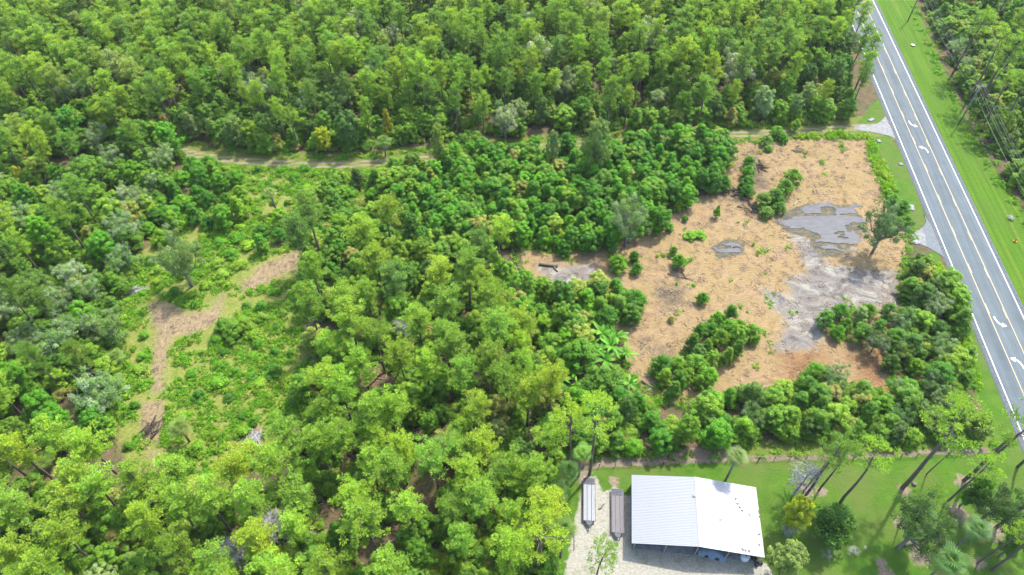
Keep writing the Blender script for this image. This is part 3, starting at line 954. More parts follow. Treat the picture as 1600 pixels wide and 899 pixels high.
def build_tree(kind, x, y, H, w, color, label, cat, group=None, rz=None, protos=None):
    p = random.choice(protos or SOURCES[kind])
    e = empty(kind, (x, y, 0), random.uniform(0, 6.28) if rz is None else rz)
    s = H / p[2]
    e.scale = (s * w, s * w, s)
    t = link('trunk', p[0], e); c = link('crown', p[1], e)
    c.color = color
    if len(p) > 3: link('bare_twigs', p[3], e)
    tag(e, label, cat, group)
    return e

def px_tree(kind, base, top, w, colour, label, cat='tree', protos=None, group=None, rz=None):
    """a tree given by the pixels of its foot and of its top"""
    x, y = at(*base)
    H = height_of(base, top)
    PLACED.append((x, y, 3.0))
    return build_tree(kind, x, y, H, w, jitc(colour, 0.03), label, cat, group, rz, protos)

# ---- exclusion test: open ground where no wild plant may stand
YARD_OPEN = wp([(905, 728), (1250, 716), (1560, 700), (1700, 1100), (905, 1100), (880, 860), (893, 790)])
def blocked(x, y, track=2.3):
    P = np.array([[x, y]])
    s, w = road_sw(P)
    if -HALF - 1.5 < w[0] < HALF + 2: return True
    if segdist(P, TRACK, False)[0] < track: return True
    if inside(P, YARD_OPEN)[0]: return True
    for Mp in MULCH[:4]:
        if sdist(P, Mp)[0] > -1.2: return True
    return False

def fill(poly, spacing, mix, area, dz=0, tracks=2.3, dens=1.0, cmax=99999):
    """mix: list of (share, kind, (Hmin,Hmax), (wmin,wmax), colours, radius); area: words for label and group"""
    P = wp(poly) if not isinstance(poly, np.ndarray) else poly
    lo, hi = P.min(0), P.max(0)
    A = (hi - lo).prod()
    n = int(A / spacing ** 2 * 6)
    X = RNG.uniform(lo[0], hi[0], n); Y = RNG.uniform(lo[1], hi[1], n)
    ok = inside(np.stack([X, Y], 1), P)
    cell = {}
    got = 0
    for (a, b_, c) in PLACED: cell.setdefault((int(a // 6), int(b_ // 6)), []).append((a, b_, c))
    for x, y in zip(X[ok], Y[ok]):
        if random.random() > dens * 6: continue
        r = random.random(); k = 0
        while k < len(mix) - 1 and r > mix[k][0]: r -= mix[k][0]; k += 1
        m = mix[k]
        rad = spacing * m[5]
        ci, cj = int(x // 6), int(y // 6)
        bad = False
        for i in (-1, 0, 1):
            for j in (-1, 0, 1):
                for (a, b_, c) in cell.get((ci + i, cj + j), ()):
                    if (a - x) ** 2 + (b_ - y) ** 2 < ((rad + c) * 0.5) ** 2: bad = True; break
                if bad: break
            if bad: break
        if bad or blocked(x, y, tracks): continue
        PLACED.append((x, y, rad)); cell.setdefault((ci, cj), []).append((x, y, rad))
        PLAN.append(dict(kind=m[1], x=x, y=y, H=random.uniform(*m[2]), w=random.uniform(*m[3]), col=jitc(random.choice(m[4])), area=area))
        got += 1
        if got >= cmax: break
    return got
#@@PART3
# ================================================================ THE SHED, TRAILERS, FENCE
M['roof'] = plain('white_roof_metal', (0.175, 0.184, 0.196), 0.5, 0.0, 0.03, 0.4, 0.4)
def roof_mat():
    m, nt, b = new_mat('stained_roof_metal')
    g = NT(nt)
    tc = g.n('ShaderNodeTexCoord').outputs['Object']
    f = g.noise(tc, 0.25, 6, 0.7)
    c = g.mix(g.ramp(f, [(0.52, 0.0), (0.66, 0.55)]), (0.205, 0.212, 0.22), (0.14, 0.155, 0.175))
    f2 = g.noise(g.mapping(tc, (0.4, 3, 1)), 0.8, 5, 0.7)
    c = g.mix(g.ramp(f2, [(0.66, 0.0), (0.74, 0.35)]), c, (0.5, 0.47, 0.42))
    g.l(c, b.inputs['Base Color']); b.inputs['Roughness'].default_value = 0.4
    return m
M['roof_stained'] = roof_mat()
M['grey_metal'] = plain('galvanised_wall', (0.22, 0.24, 0.26), 0.5, 0.2, 0.12)
M['dark_metal'] = plain('dark_steel', (0.035, 0.037, 0.042), 0.5, 0.3, 0.3)
M['ramp_steel'] = plain('worn_ramp_steel', (0.05, 0.056, 0.07), 0.5, 0.3, 0.3)
M['grey_steel'] = plain('grey_steel', (0.10, 0.11, 0.125), 0.5, 0.3, 0.3)
M['post_wood'] = plain('weathered_post', (0.16, 0.145, 0.13), 0.9, var=0.3)
M['rubber'] = plain('tyre_rubber', (0.02, 0.02, 0.02), 0.85)
M['tarp'] = plain('blue_grey_tarp', (0.09, 0.13, 0.17), 0.6, var=0.25)
M['white_plastic'] = plain('white_plastic', (0.45, 0.5, 0.52), 0.45, var=0.06)
M['rust'] = plain('rusty_red_metal', (0.14, 0.045, 0.03), 0.8, var=0.4, scale=2)
M['orange'] = plain('orange_plastic', (0.5, 0.17, 0.01), 0.5, var=0.05)
M['deck_pale'] = bark_mat('pale_bleached_boards', (0.17, 0.178, 0.185), (0.27, 0.278, 0.285), 0.8)
M['deck_brown'] = bark_mat('weathered_brown_boards', (0.10, 0.092, 0.092), (0.17, 0.158, 0.158), 0.85)

def build_shed():
    ez, rz = 3.4, 5.0
    bl, br_, fr, fl = [np.array(at(*p, ez)) for p in ((988, 742), (1184, 762), (1192, 871), (986, 849))]
    xa = ((br_ - bl) + (fr - fl)); W = np.linalg.norm(xa) / 2; xa /= np.linalg.norm(xa)
    ya = np.array([-xa[1], xa[0]])
    c = (bl + br_ + fr + fl) / 4
    L = (abs((bl - fl) @ ya) + abs((br_ - fr) @ ya)) / 2
    print('shed', W, L, xa)
    root = empty('shed', (c[0], c[1], 0), math.atan2(xa[1], xa[0]))
    tag(root, 'open-fronted pole shed under a white low-gabled metal roof beside the gravel yard', 'shed')
    hw, hl = W / 2, L / 2
    rb = np.array(at(1088, 744, rz)); rf = np.array(at(1092, 853, rz))
    rx = ((rb + rf) / 2 - c) @ xa
    n = 15; pw = L / n
    for sgn in (-1, 1):
        ex = sgn * hw
        d = np.array([ex - rx, 0, ez - rz]); ln = np.linalg.norm(d); d /= ln
        nrm = np.array([-d[2] * sgn, 0, d[0] * sgn])
        shared = None
        for i in range(n):
            if shared is None:
                mb = MB()
                # one sheet: flat pan with two low ribs, 25 mm edge ribs
                prof = []
                for q in range(3):
                    y0 = q * pw / 3
                    prof += [(y0, 0.0), (y0 + pw / 3 * 0.80, 0.0), (y0 + pw / 3 * 0.86, 0.032), (y0 + pw / 3 * 0.94, 0.032)]
                prof.append((pw - 0.006, 0.0))
                for (yy, zz) in prof:
                    a = np.array([rx, yy, rz]) + nrm * zz; b_ = a + d * (ln - 0.0)
                    mb.v += [tuple(a), tuple(b_), tuple(b_ - nrm * 0.012 - nrm * zz), tuple(a - nrm * 0.012 - nrm * zz)]
                for q in range(len(prof) - 1):
                    k = 4 * q
                    for j in range(4): mb.f.append((k + j, k + (j + 1) % 4, k + 4 + (j + 1) % 4, k + 4 + j))
                mb.f += [(0, 1, 2, 3), tuple(4 * (len(prof) - 1) + j for j in (3, 2, 1, 0))]
                shared = mb.mesh('roof_panel', M['roof'] if sgn < 0 else M['roof_stained'])
                bm = bmesh.new(); bm.from_mesh(shared); bmesh.ops.recalc_face_normals(bm, faces=bm.faces); bm.to_mesh(shared); bm.free()
            o = link('roof_panel', shared, root); o.location = (0, -hl + i * pw, 0)
    MB().box((rx, 0, rz + 0.035), (0.34, L + 0.04, 0.03)).build('ridge_cap', M['roof'], root)
    for x in (-hw + 0.02, hw - 0.02):
        MB().box((x, 0, ez - 0.12), (0.05, L - 0.1, 0.16)).build('eave_trim', M['grey_metal'], root)
    # framing and walls
    wh = ez - 0.25
    for i, x in enumerate(np.linspace(-hw + 0.6, hw - 0.6, 5)):
        zz = ez + (rz - ez) * (1 - abs(x - rx) / (hw + abs(rx))) - 0.3
        MB().box((x, -hl + 0.35, zz / 2), (0.22, 0.22, zz)).build('post', M['post_wood'], root)
        MB().tube([(x, -hl + 0.4, zz), (x, hl - 0.3, zz)], 0.07, 4).build('beam', M['post_wood'], root)
    MB().poly([(-hw + 0.3, hl - 0.3, 0), (hw - 0.3, hl - 0.3, 0), (hw - 0.3, hl - 0.3, wh), (rx, hl - 0.3, rz - 0.2), (-hw + 0.3, hl - 0.3, wh)]).build('back_wall', M['grey_metal'], root)
    nb = 12
    for x in (-hw + 0.3, hw - 0.3):
        for i in range(nb):
            y = -hl + 0.6 + (L - 1.0) * (i + .5) / nb
            MB().box((x, y, wh / 2), (0.04 + 0.02 * (i % 2), (L - 1.0) / nb, wh)).build('side_panel', M['grey_metal'], root)
    MB().box((0, 0, 0.06), (W - 0.8, L - 0.8, 0.12)).build('floor_slab', M['concrete'], root)
    # loose leaves and twigs caught on the right slope
    mb = MB()
    rng = np.random.default_rng(5)
    for (u, v) in ((1150, 780), (1153, 787), (1156, 793), (1159, 797), (1172, 803), (1187, 798), (1188, 806), (1187, 833), (1188, 850), (1160, 858), (1165, 860), (1170, 861), (1185, 869), (1082, 781), (1083, 780), (1125, 815)):
        p = np.array(at(u, v, 4.0)) - c
        lx, ly = p @ xa, p @ ya
        zz = rz + (ez - rz) * abs(lx - rx) / (hw - rx * (1 if lx > 0 else -1)) + 0.05
        for q in range(6):
            mb.box((lx + rng.normal() * 0.12, ly + rng.normal() * 0.1, zz + rng.random() * .03), (rng.uniform(.1, .26), rng.uniform(.05, .14), 0.03), rng.uniform(0, 3))
    mb.build('leaf_litter', M['bark'], root)['kind'] = 'stuff'
    def loc(u, v): return at(u, v)
    # things kept under the open front
    e = empty('covered_trailer', (*loc(1112, 864), 0.1), -0.25)
    tag(e, 'low load under a blue-grey tarp beneath the middle of the shed front', 'covered load')
    mb = MB()
    hg = [[0.0, .55, .6, .5, 0], [0, .9, 1.1, .85, 0], [0, 1.0, 1.35, 1.0, 0], [0, .8, .95, .8, 0], [0, .45, .5, .4, 0]]
    for i in range(5):
        for j in range(5):
            mb.v.append(((i - 2) * 1.2, (j - 2) * 0.62, 0.12 + hg[i][j]))
    for i in range(4):
        for j in range(4): mb.f.append((i * 5 + j, i * 5 + j + 1, (i + 1) * 5 + j + 1, (i + 1) * 5 + j))
    t = mb.build('tarp', M['tarp'], e, True)
    sm = t.modifiers.new('s', 'SUBSURF'); sm.levels = 2; sm.render_levels = 2
    for sx in (-.9, .9):
        for sy in (-1.1, 1.1):
            MB().tube([(sx, sy - .1, .0), (sx, sy + .1, .0)], .32, 14).build('wheel', M['rubber'], e).location = (0, 0, .3)
    e = empty('water_tank', (*loc(1163, 872), 0.1))
    tag(e, 'round white plastic tank just under the front right eave of the shed', 'tank')
    MB().tube([(0, 0, 0), (0, 0, .95), (0, 0, 1.1), (0, 0, 1.18)], [.75, .75, .62, .28], 20).build('tank_body', M['white_plastic'], e, False)
    MB().tube([(0, 0, 1.18), (0, 0, 1.26)], .2, 12).build('lid', M['grey_steel'], e)
    e = empty('mower', (*loc(1182, 878), 0.0), 0.4)
    tag(e, 'small dark ride-on mower parked at the front right corner of the shed', 'mower')
    bevel(MB().box((0, .1, .45), (.9, 1.5, .4)).build('body', M['dark_metal'], e), .08)
    bevel(MB().box((0, -.3, .85), (.5, .5, .3)).build('seat', M['rubber'], e), .06)
    bevel(MB().box((0, .95, .55), (.75, .5, .45)).build('bonnet', M['grey_steel'], e), .08)
    MB().tube([(0, .3, .6), (0, .05, 1.05)], .03, 6).build('steering_column', M['dark_metal'], e)
    for sx in (-.5, .5):
        for (sy, r_) in ((-.5, .36), (.8, .26)):
            MB().tube([(sx - .09, sy, r_), (sx + .09, sy, r_)], r_, 14).build('wheel', M['rubber'], e)
build_shed()

def build_trailer(tl, br2, tipuv, mat, lab, dz=0.78):
    # tl / br2: pixels of the middle of the rear edge and of the front edge of the deck
    a = np.array(at(*tl, dz)); b_ = np.array(at(*br2, dz)); tip = np.array(at(*tipuv, 0.5))
    d = (a - b_); Ld = np.linalg.norm(d); d /= Ld
    c = (a + b_) / 2
    ang = math.atan2(d[1], d[0]) - math.pi / 2
    Wd = 2.2
    root = empty('flatbed_trailer', (c[0], c[1], 0), ang)
    tag(root, lab, 'trailer', 'flatbed trailers parked on the gravel')
    h = Ld / 2
    ramp = 1.35
    # three bands of boards between dark steel runners
    bands = [(-Wd / 2 + .12, -0.44), (-0.33, 0.33), (0.44, Wd / 2 - .12)]
    rng = random.Random(3)
    for (x0, x1) in bands:
        n = 3
        for i in range(n):
            w = (x1 - x0) / n
            y0 = -h + .06; y1 = h - ramp
            o = MB().box((x0 + w * (i + .5), (y0 + y1) / 2, dz - .03 + rng.uniform(-.006, .006)), (w - 0.018, y1 - y0, .05)).build('plank', mat, root)
    for x in (-Wd / 2 + .04, Wd / 2 - .04):
        MB().box((x, 0, dz - .06), (.09, Ld, .16)).build('side_rail', M['dark_metal'], root)
    MB().box((0, -h + .02, dz - .06), (Wd - .2, .09, .16)).build('front_rail', M['dark_metal'], root)
    MB().box((0, 0, dz - .16), (Wd - .3, Ld - .2, .1)).build('frame', M['dark_metal'], root)
    for sx in (-1, 1):                 # two folded ramps with cross bars
        rx = sx * Wd * .25
        rp = MB().box((rx - .48, h - ramp / 2, dz), (.07, ramp, .1)).box((rx + .48, h - ramp / 2, dz), (.07, ramp, .1)).box((rx, h - ramp / 2, dz), (.05, ramp, .08)).build('ramp', M['dark_metal'], root)
        for k in range(5):
            MB().box((rx, h - ramp + .12 + k * (ramp - .24) / 4, dz - .02), (.94, .10, .05)).build('cross_bar', M['ramp_steel'], rp)
    ty = -np.linalg.norm(tip - b_)
    mb = MB()
    for sx in (-1, 1):
        mb.tube([(sx * .78, -h, dz - .12), (sx * .06, -h + ty, .55)], .075, 6)
    mb.box((0, -h + ty * .35, dz - .14), (.9, .09, .1))
    mb.build('drawbar', M['dark_metal'], root)
    mb = MB(); mb.poly([(-.62, -h - .05, dz - .02), (.62, -h - .05, dz - .02), (.22, -h + ty * .55, dz - .06), (-.22, -h + ty * .55, dz - .06)])
    mb.build('drawbar_plate', M['dark_metal'], root)
    MB().box((0, -h + ty - .1, .55), (.16, .35, .14)).build('coupler', M['grey_steel'], root)
    MB().tube([(0, -h + ty * .8, 0.0), (0, -h + ty * .8, 1.05)], .06, 8).box((0, -h + ty * .8, .03), (.25, .25, .05)).build('jack', M['white_plastic'] if mat is M['deck_brown'] else M['grey_steel'], root)
    for sx in (-1, 1):
        for k in (-.95, 0):
            w = MB().tube([(sx * (Wd / 2 - .32), k - .1, .37), (sx * (Wd / 2 - .08), k - .1, .37)], .37, 16).build('wheel', M['rubber'], root)
            MB().tube([(sx * (Wd / 2 - .1), k - .1, .37), (sx * (Wd / 2 - .06), k - .1, .37)], .2, 10).build('rim', M['white_plastic'], w)
    for sx in (-1, 1):
        MB().box((sx * (Wd / 2 - .2), -.55, .25), (0.05, .05, .1)).build('axle_bracket', M['dark_metal'], root)
        MB().box((sx * (Wd / 2 - .12), h - .02, dz - .12), (.16, .05, .1)).build('tail_lamp', M['rust'], root)
build_trailer((920.6, 746.5), (920.8, 814), (921.5, 827), M['deck_pale'], 'left flatbed trailer with bleached white deck boards')
build_trailer((964.5, 763.5), (965.5, 832.5), (966, 847), M['deck_brown'], 'right flatbed trailer with brownish weathered boards, nearest the shed')

def build_fence():
    line = smooth_line(wp([(886, 732), (925, 730), (1000, 727.5), (1050, 726), (1125, 722.5), (1166, 720.5), (1225, 718), (1320, 717), (1420, 714), (1500, 710), (1560, 706)]), 6)
    seg = np.linalg.norm(np.diff(line, axis=0), axis=1); cum = np.concatenate([[0], np.cumsum(seg)])
    def pt(s): return np.array([np.interp(s, cum, line[:, 0]), np.interp(s, cum, line[:, 1])])
    o0 = pt(0)
    root = empty('wire_fence', (o0[0], o0[1], 0))
    tag(root, 'long low wire fence on weathered posts along the brown strip behind the shed', 'fence')
    n = int(cum[-1] / 3.0)
    pm = MB().tube([(0, 0, -.2), (0, 0, 1.35)], .075, 6).mesh('post', M['post_wood'])
    bm_ = MB().tube([(0, 0, -.2), (0, 0, 1.55)], .13, 6).mesh('brace_post', M['bark'])
    for i in range(n + 1):
        p = pt(i * 3.0) - o0
        o = link('brace_post' if i % 6 == 0 else 'post', bm_ if i % 6 == 0 else pm, root); o.location = (p[0], p[1], 0)
        o.rotation_euler = (random.uniform(-.04, .04), random.uniform(-.04, .04), 0)
    for z in (.35, .75, 1.2):
        MB().tube([(*(pt(s) - o0), z) for s in np.arange(0, cum[-1], 1.5)], .018 if z < 1 else .035, 3).build('wire', M['post_wood'], root)
build_fence()

# ---- power line beside the far wood
def build_power():
    pA = np.array(at(1498, 194)); pB = np.array(at(1419, 32))
    d = pB - pA; D = np.linalg.norm(d); d /= D
    print('pole spacing', D, 'angle to road', math.degrees(math.acos(abs(d @ RDIR))), 'H', height_of((1498, 194), (1524, 147)))
    H = 13.0
    tops = []
    for k, lab in ((-1, 'weathered utility pole beyond the right edge of the verge'), (0, 'leaning-looking utility pole with pale crossarm on the far verge beside the road arrows'), (1, 'distant utility pole at the top of the mown verge')):
        p = pA + d * D * k
        root = empty('utility_pole', (p[0], p[1], 0), math.atan2(d[1], d[0]))
        tag(root, lab, 'utility pole', 'utility poles along the far verge')
        MB().tube([(0, 0, -.5), (0, 0, H)], [.19, .13], 10).build('pole', M['bark_grey'], root, True)
        MB().box((0, 0, H - .6), (.14, 2.5, .14)).build('crossarm', M['deck_pale'], root)
        for y in (-1.1, -.5, .5, 1.1):
            MB().tube([(0, y, H - .53), (0, y, H - .3)], [.06, .04], 6).build('insulator', M['white_plastic'], root)
        MB().tube([(.28, .1, H - 2.2), (.28, .1, H - 1.2)], .24, 10).build('transformer', M['grey_steel'], root)
        tops.append(p)
    per = np.array([-d[1], d[0]])
    M['wire'] = plain('weathered_cable', (0.14, 0.15, 0.15), 0.5, 0.3)
    for i, (off, z, lab) in enumerate(((-1.1, H - .3, 'outermost upper cable toward the wood'), (-.5, H - .3, 'second upper cable from the wood side'), (.5, H - .3, 'third upper cable, road side'), (1.1, H - .3, 'upper cable nearest the road'), (0.2, H - 3.4, 'thick lower communications cable under the crossarms'))):
        pts = []
        for k in range(-2, 3):
            a = pA + d * D * k; 
            for q in range(12):
                t = q / 12; sag = 1.3 * 4 * t * (1 - t)
                p = a + d * D * t + per * off * (-1)
                pts.append((p[0], p[1], z - sag))
        o = MB().tube(pts, .024 if i == 4 else .014, 4).build('power_cable', M['wire'])
        tag(o, lab + ' of the power line on the far verge', 'cable', 'cables of the power line')
build_power()

# ---- small roadside items
def culvert_end(u, v, sz, lab, rz=0.0):
    e = empty('culvert_end', (*at(u, v), 0), rz)
    tag(e, lab, 'culvert', None)
    a, b_ = sz
    MB().box((0, 0, .12), (a, b_, .22)).build('concrete_slab', M['concrete'], e)
    MB().box((0, b_ * .08, .245), (a * .55, b_ * .6, .02)).build('grate', M['grey_steel'], e)
    for k in range(4):
        MB().box((0, b_ * (-.15 + .15 * k), .275), (a * .55, .05, .03)).build('bar', M['grey_metal'], e)
ra_ = math.atan2(RDIR[1], RDIR[0]) - math.pi / 2
culvert_end(1424, 325, (1.2, 2.1), 'grey concrete drain slab in the grass beside the lone oak', ra_ - .2)
culvert_end(1361, 188, (2.0, .9), 'white concrete culvert end north of the track mouth', ra_ + .7)
culvert_end(1373, 221, (.9, 1.2), 'small white culvert end at the clearing corner below the track mouth', ra_)
culvert_end(1407, 257, (1.1, .9), 'small grey drain slab in the verge between track mouth and turnout', ra_)
culvert_end(1521, 554, (1.5, .9), 'grey drain slab in the narrow verge left of the lower pair of road arrows', ra_ + .3)
culvert_end(1432, 379, (1.5, 1.3), 'broken white concrete block at the mouth of the turnout', ra_ + .4)
e = empty('manhole_cover', (*at(1426, 71), 0)); tag(e, 'round white utility cover on the far verge near the top of the road', 'cover')
MB().tube([(0, 0, 0), (0, 0, .18)], .7, 16).build('rim', M['concrete'], e); MB().tube([(0, 0, .18), (0, 0, .22)], .5, 16).build('lid', M['white_plastic'], e)
e = empty('marker_cone', (*at(1586, 377), 0)); tag(e, 'orange utility marker standing on the far verge', 'marker')
MB().box((0, 0, .04), (.7, .7, .06)).build('base', M['orange'], e); MB().tube([(0, 0, .06), (0, 0, .9)], [.28, .07], 12).build('cone', M['orange'], e)
e = empty('debris_pile', (*at(1579, 341), 0)); tag(e, 'small pile of tan broken branches at the far verge edge', 'branch pile')
for k in range(9):
    a = random.uniform(0, 3.1); MB().tube([(-math.cos(a) * .9, -math.sin(a) * .9, .1 + .03 * k), (math.cos(a) * .9, math.sin(a) * .9, .15 + .03 * k)], .06, 5).build('branch', M['bark_pale'], e)
e = empty('rusty_tank', (*at(1233, 896), 0), .15); tag(e, 'rusty red metal box lying at the edge of the gravel beside the pale drooping tree', 'metal box')
bevel(MB().box((0, 0, .45), (2.4, 1.5, .8)).build('box_body', M['rust'], e), .06)
MB().box((0, 0, .88), (2.2, 1.3, .05)).build('lid', M['dark_metal'], e); MB().box((0, -.78, .5), (1.6, .05, .3)).build('hatch', M['bark'], e)

# ---- logs and stumps
def log(u, v, L, r, ang, lab, mat='bark'):
    x, y = at(u, v)
    rng = np.random.default_rng(int(u))
    pts = [(-L / 2, 0, r), (-L / 6, rng.normal() * .1, r * 1.05), (L / 5, rng.normal() * .12, r), (L / 2, 0, r * .9)]
    o = MB().tube(pts, [r, r * 1.05, r * .9, r * .7], 8).build('fallen_log', M[mat], None, True)
    o.location = (x, y, .02); o.rotation_euler = (0, 0, ang)
    tag(o, lab, 'log')
log(857, 416, 4.4, .36, -.12, 'thick dark log at the top edge of the pale sand patch')
log(868, 421, 2.0, .22, -1.1, 'short dark log lying against the end of the thick log by the sand patch')
log(1012, 602, 3.0, .24, -.7, 'dark log on the straw at the lower left tip of the clearing')
log(1245, 318, 3.2, .14, .7, 'thin pale log beside the bush above the big puddle', 'bark_pale')
log(1150, 387, 1.4, .15, .2, 'short stick at the edge of the small puddle')
log(1012, 588, 2.2, .08, .1, 'thin yellowish stick on the straw near the round bushes', 'bark_pale')
log(1012, 610, 2.2, .12, .5, 'short pale log at the bottom tip of the clearing', 'bark_pale')
log(940, 792, 1.6, .1, .7, 'short branch on the gravel between the two trailers', 'bark')
log(897, 845, 3.4, .07, 1.5, 'thin bare pole lying in the gravel below the left trailer', 'bark')
log(1420, 852, 1.8, .3, .2, 'short stump lying among the palms at the bottom right', 'bark')
for (u, v, l) in ((1428, 757, 'small dark stump beside the tall leaning pine in the yard'), (1521, 745, 'dark stump beside the thick pine near the fence end'), (1257, 755, 'pale cut stump at the foot of the yard pines')):
    x, y = at(u, v)
    o = MB().tube([(0, 0, -.1), (0, 0, .3), (0, 0, .45)], [.5, .42, .36], 9).build('stump', M['bark'], None); o.location = (x, y, 0); tag(o, l, 'stump')

def brush_heap(u, v, rad, n, lab, mat='burnt', rz=0.0, st=1.0):
    x, y = at(u, v)
    rng = np.random.default_rng(int(u * 3 + v))
    e = empty('brush_heap', (x, y, 0), rz); tag(e, lab, 'branch heap')
    mb = MB()
    for k in range(n):
        a = rng.normal() * 0.5; c = rng.normal(size=2) * rad * np.array([.45, .28]); L = rng.uniform(.8, 2.6) * st
        z0 = rng.uniform(.05, .5) * max(.2, 1 - abs(c[0]) / rad)
        p = np.array([c[0], c[1], z0]); d = np.array([math.cos(a), math.sin(a), rng.normal() * .12]) * L / 2
        mb.tube([p - d, p + rng.normal(size=3) * .08, p + d], [.06, .05, .02], 4)
    mb.build('branches', M[mat], e)['kind'] = 'stuff'
    for k in range(5):
        c = rng.normal(size=2) * rad * .35; a = rng.normal() * .6
        d = np.array([math.cos(a), math.sin(a), .05]) * 1.5 * st
        p = np.array([c[0], c[1], .3])
        MB().tube([p - d, p + d], [.13, .08], 6).build('trunk_piece', M[mat], e, True)
M['burnt'] = bark_mat('charred_wood', (0.016, 0.014, 0.013), (0.06, 0.05, 0.045))
brush_heap(1082, 297, 4.5, 60, 'dark brush heap at the corner of the young grove', rz=.7)
brush_heap(1110, 287, 4.5, 60, 'dark brush heap between the grove corner and the upright bush row', rz=.5)
brush_heap(1142, 300, 4.0, 45, 'dark scattered branches just left of the upright bush row', rz=-.5)
brush_heap(1172, 330, 3.0, 30, 'dark branches below the upright bush row', rz=-1.0)
brush_heap(1190, 262, 3.0, 26, 'thin dark branches right of the upright bush row', rz=-.9)
brush_heap(1058, 430, 2.6, 40, 'brown brush at the foot of the tangled bush', 'bark', rz=-.8)
brush_heap(396, 686, 3.0, 70, 'grey brush heap at the lower edge of the meadow', 'bark_pale', rz=1.4)
brush_heap(237, 668, 2.6, 50, 'dark burnt branches at the lower end of the mulched path', rz=1.2)
brush_heap(208, 455, 2.4, 34, 'pale sticks on the left side of the meadow', 'bark_pale', rz=.5)
brush_heap(1394, 500, 2.4, 30, 'grey sticks at the right end of the grey mud', 'bark_pale', rz=.3)
brush_heap(1250, 235, 2.0, 14, 'few thin sticks on the upper straw', 'bark', rz=.3, st=.6)

# ================================================================ INDIVIDUAL PLANTS
def palm(base, top, lab, w=1.0, col=(0.10, 0.17, 0.05)):
    x, y = at(*base); H = max(2.0, height_of(base, top))
    PLACED.append((x, y, 2.2))
    p = random.choice(PALMS)
    e = empty('palm_tree', (x, y, 0), random.uniform(0, 6))
    s = H / (PALM_H + 1.0)
    e.scale = (w, w, s) if False else (1, 1, 1)
    t = link('trunk', p[0], e); t.scale = (1, 1, max(.2, (H - 1.0) / PALM_H))
    zc = (H - 1.2)
    # near palms get every frond as a leaf of its own
    n = 30
    for k in range(n):
        u = (k + .5) / n
        f = link('frond', UPPER_FROND if u > .55 else LONE_FROND, e); f.location = (0, 0, zc)
        f.rotation_euler = (0, -(-0.75 + 2.1 * u), k * 2.39996)
        s = w * random.uniform(.85, 1.1); f.scale = (s, s, s)
        c = col if u > .22 or random.random() > .5 else (0.30, 0.24, 0.13)
        f.color = jitc(c, .2)
    tag(e, lab, 'palm')
    return e
palm((1133, 752), (1146, 702), 'cabbage palm with a round pale crown behind the ridge of the shed', 1.15, (0.16, 0.23, 0.09))
palm((904, 745), (908, 702), 'bright low palm just left of the tall curved pine by the trailers', 1.1, (0.14, 0.27, 0.06))
palm((884, 768), (882, 728), 'deep green palm left of the pale trailer', 1.2, (0.08, 0.17, 0.04))
palm((868, 800), (864, 762), 'shaggy grey-green palm among the trees left of the gravel', 1.15, (0.10, 0.18, 0.06))
palm((876, 870), (876, 820), 'palm at the left edge of the gravel below the trailers', 1.15, (0.11, 0.19, 0.05))
palm((603, 244), (603, 214), 'dense low palm beside the dirt track in front of the pine wood', 1.35, (0.11, 0.20, 0.05))
palm((1448, 905), (1466, 848), 'large palm with stiff fronds at the bottom right of the yard', 1.7, (0.09, 0.19, 0.06))
palm((1492, 855), (1527, 815), 'palm with a bluish crown on a slanting trunk at the lower right', 1.3, (0.10, 0.20, 0.08))
palm((1415, 842), (1437, 797), 'palm joined to the dark oak in the lower right yard', 1.3, (0.10, 0.20, 0.08))
palm((1020, 185), (1018, 142), 'palm at the front of the pine wood beyond the track', 1.3, (0.14, 0.21, 0.09))
palm((690, 730), (692, 690), 'palm among the pines at the lower middle', 1.3, (0.12, 0.22, 0.06))
palm((296, 690), (296, 650), 'palm at the lower edge of the weedy meadow', 1.25, (0.14, 0.22, 0.06))
palm((190, 452), (190, 428), 'short palm on the left side of the weedy meadow', 1.1, (0.15, 0.23, 0.07))
palm((192, 572), (192, 542), 'short palm among dry fronds left of the mulched path', 1.1, (0.14, 0.22, 0.06))
palm((80, 728), (80, 698), 'bright palm in the gap at the far lower left', 1.1, (0.16, 0.25, 0.07))
palm((432, 330), (432, 292), 'palm beside the meadow corner under the track', 1.0, (0.16, 0.24, 0.07))
palm((775, 478), (778, 450), 'palm on the edge of the shrubs left of the clearing', 1.0, (0.16, 0.22, 0.07))
palm((430, 190), (425, 155), 'palm within the front of the pine wood at the left', 1.1, (0.12, 0.18, 0.07))

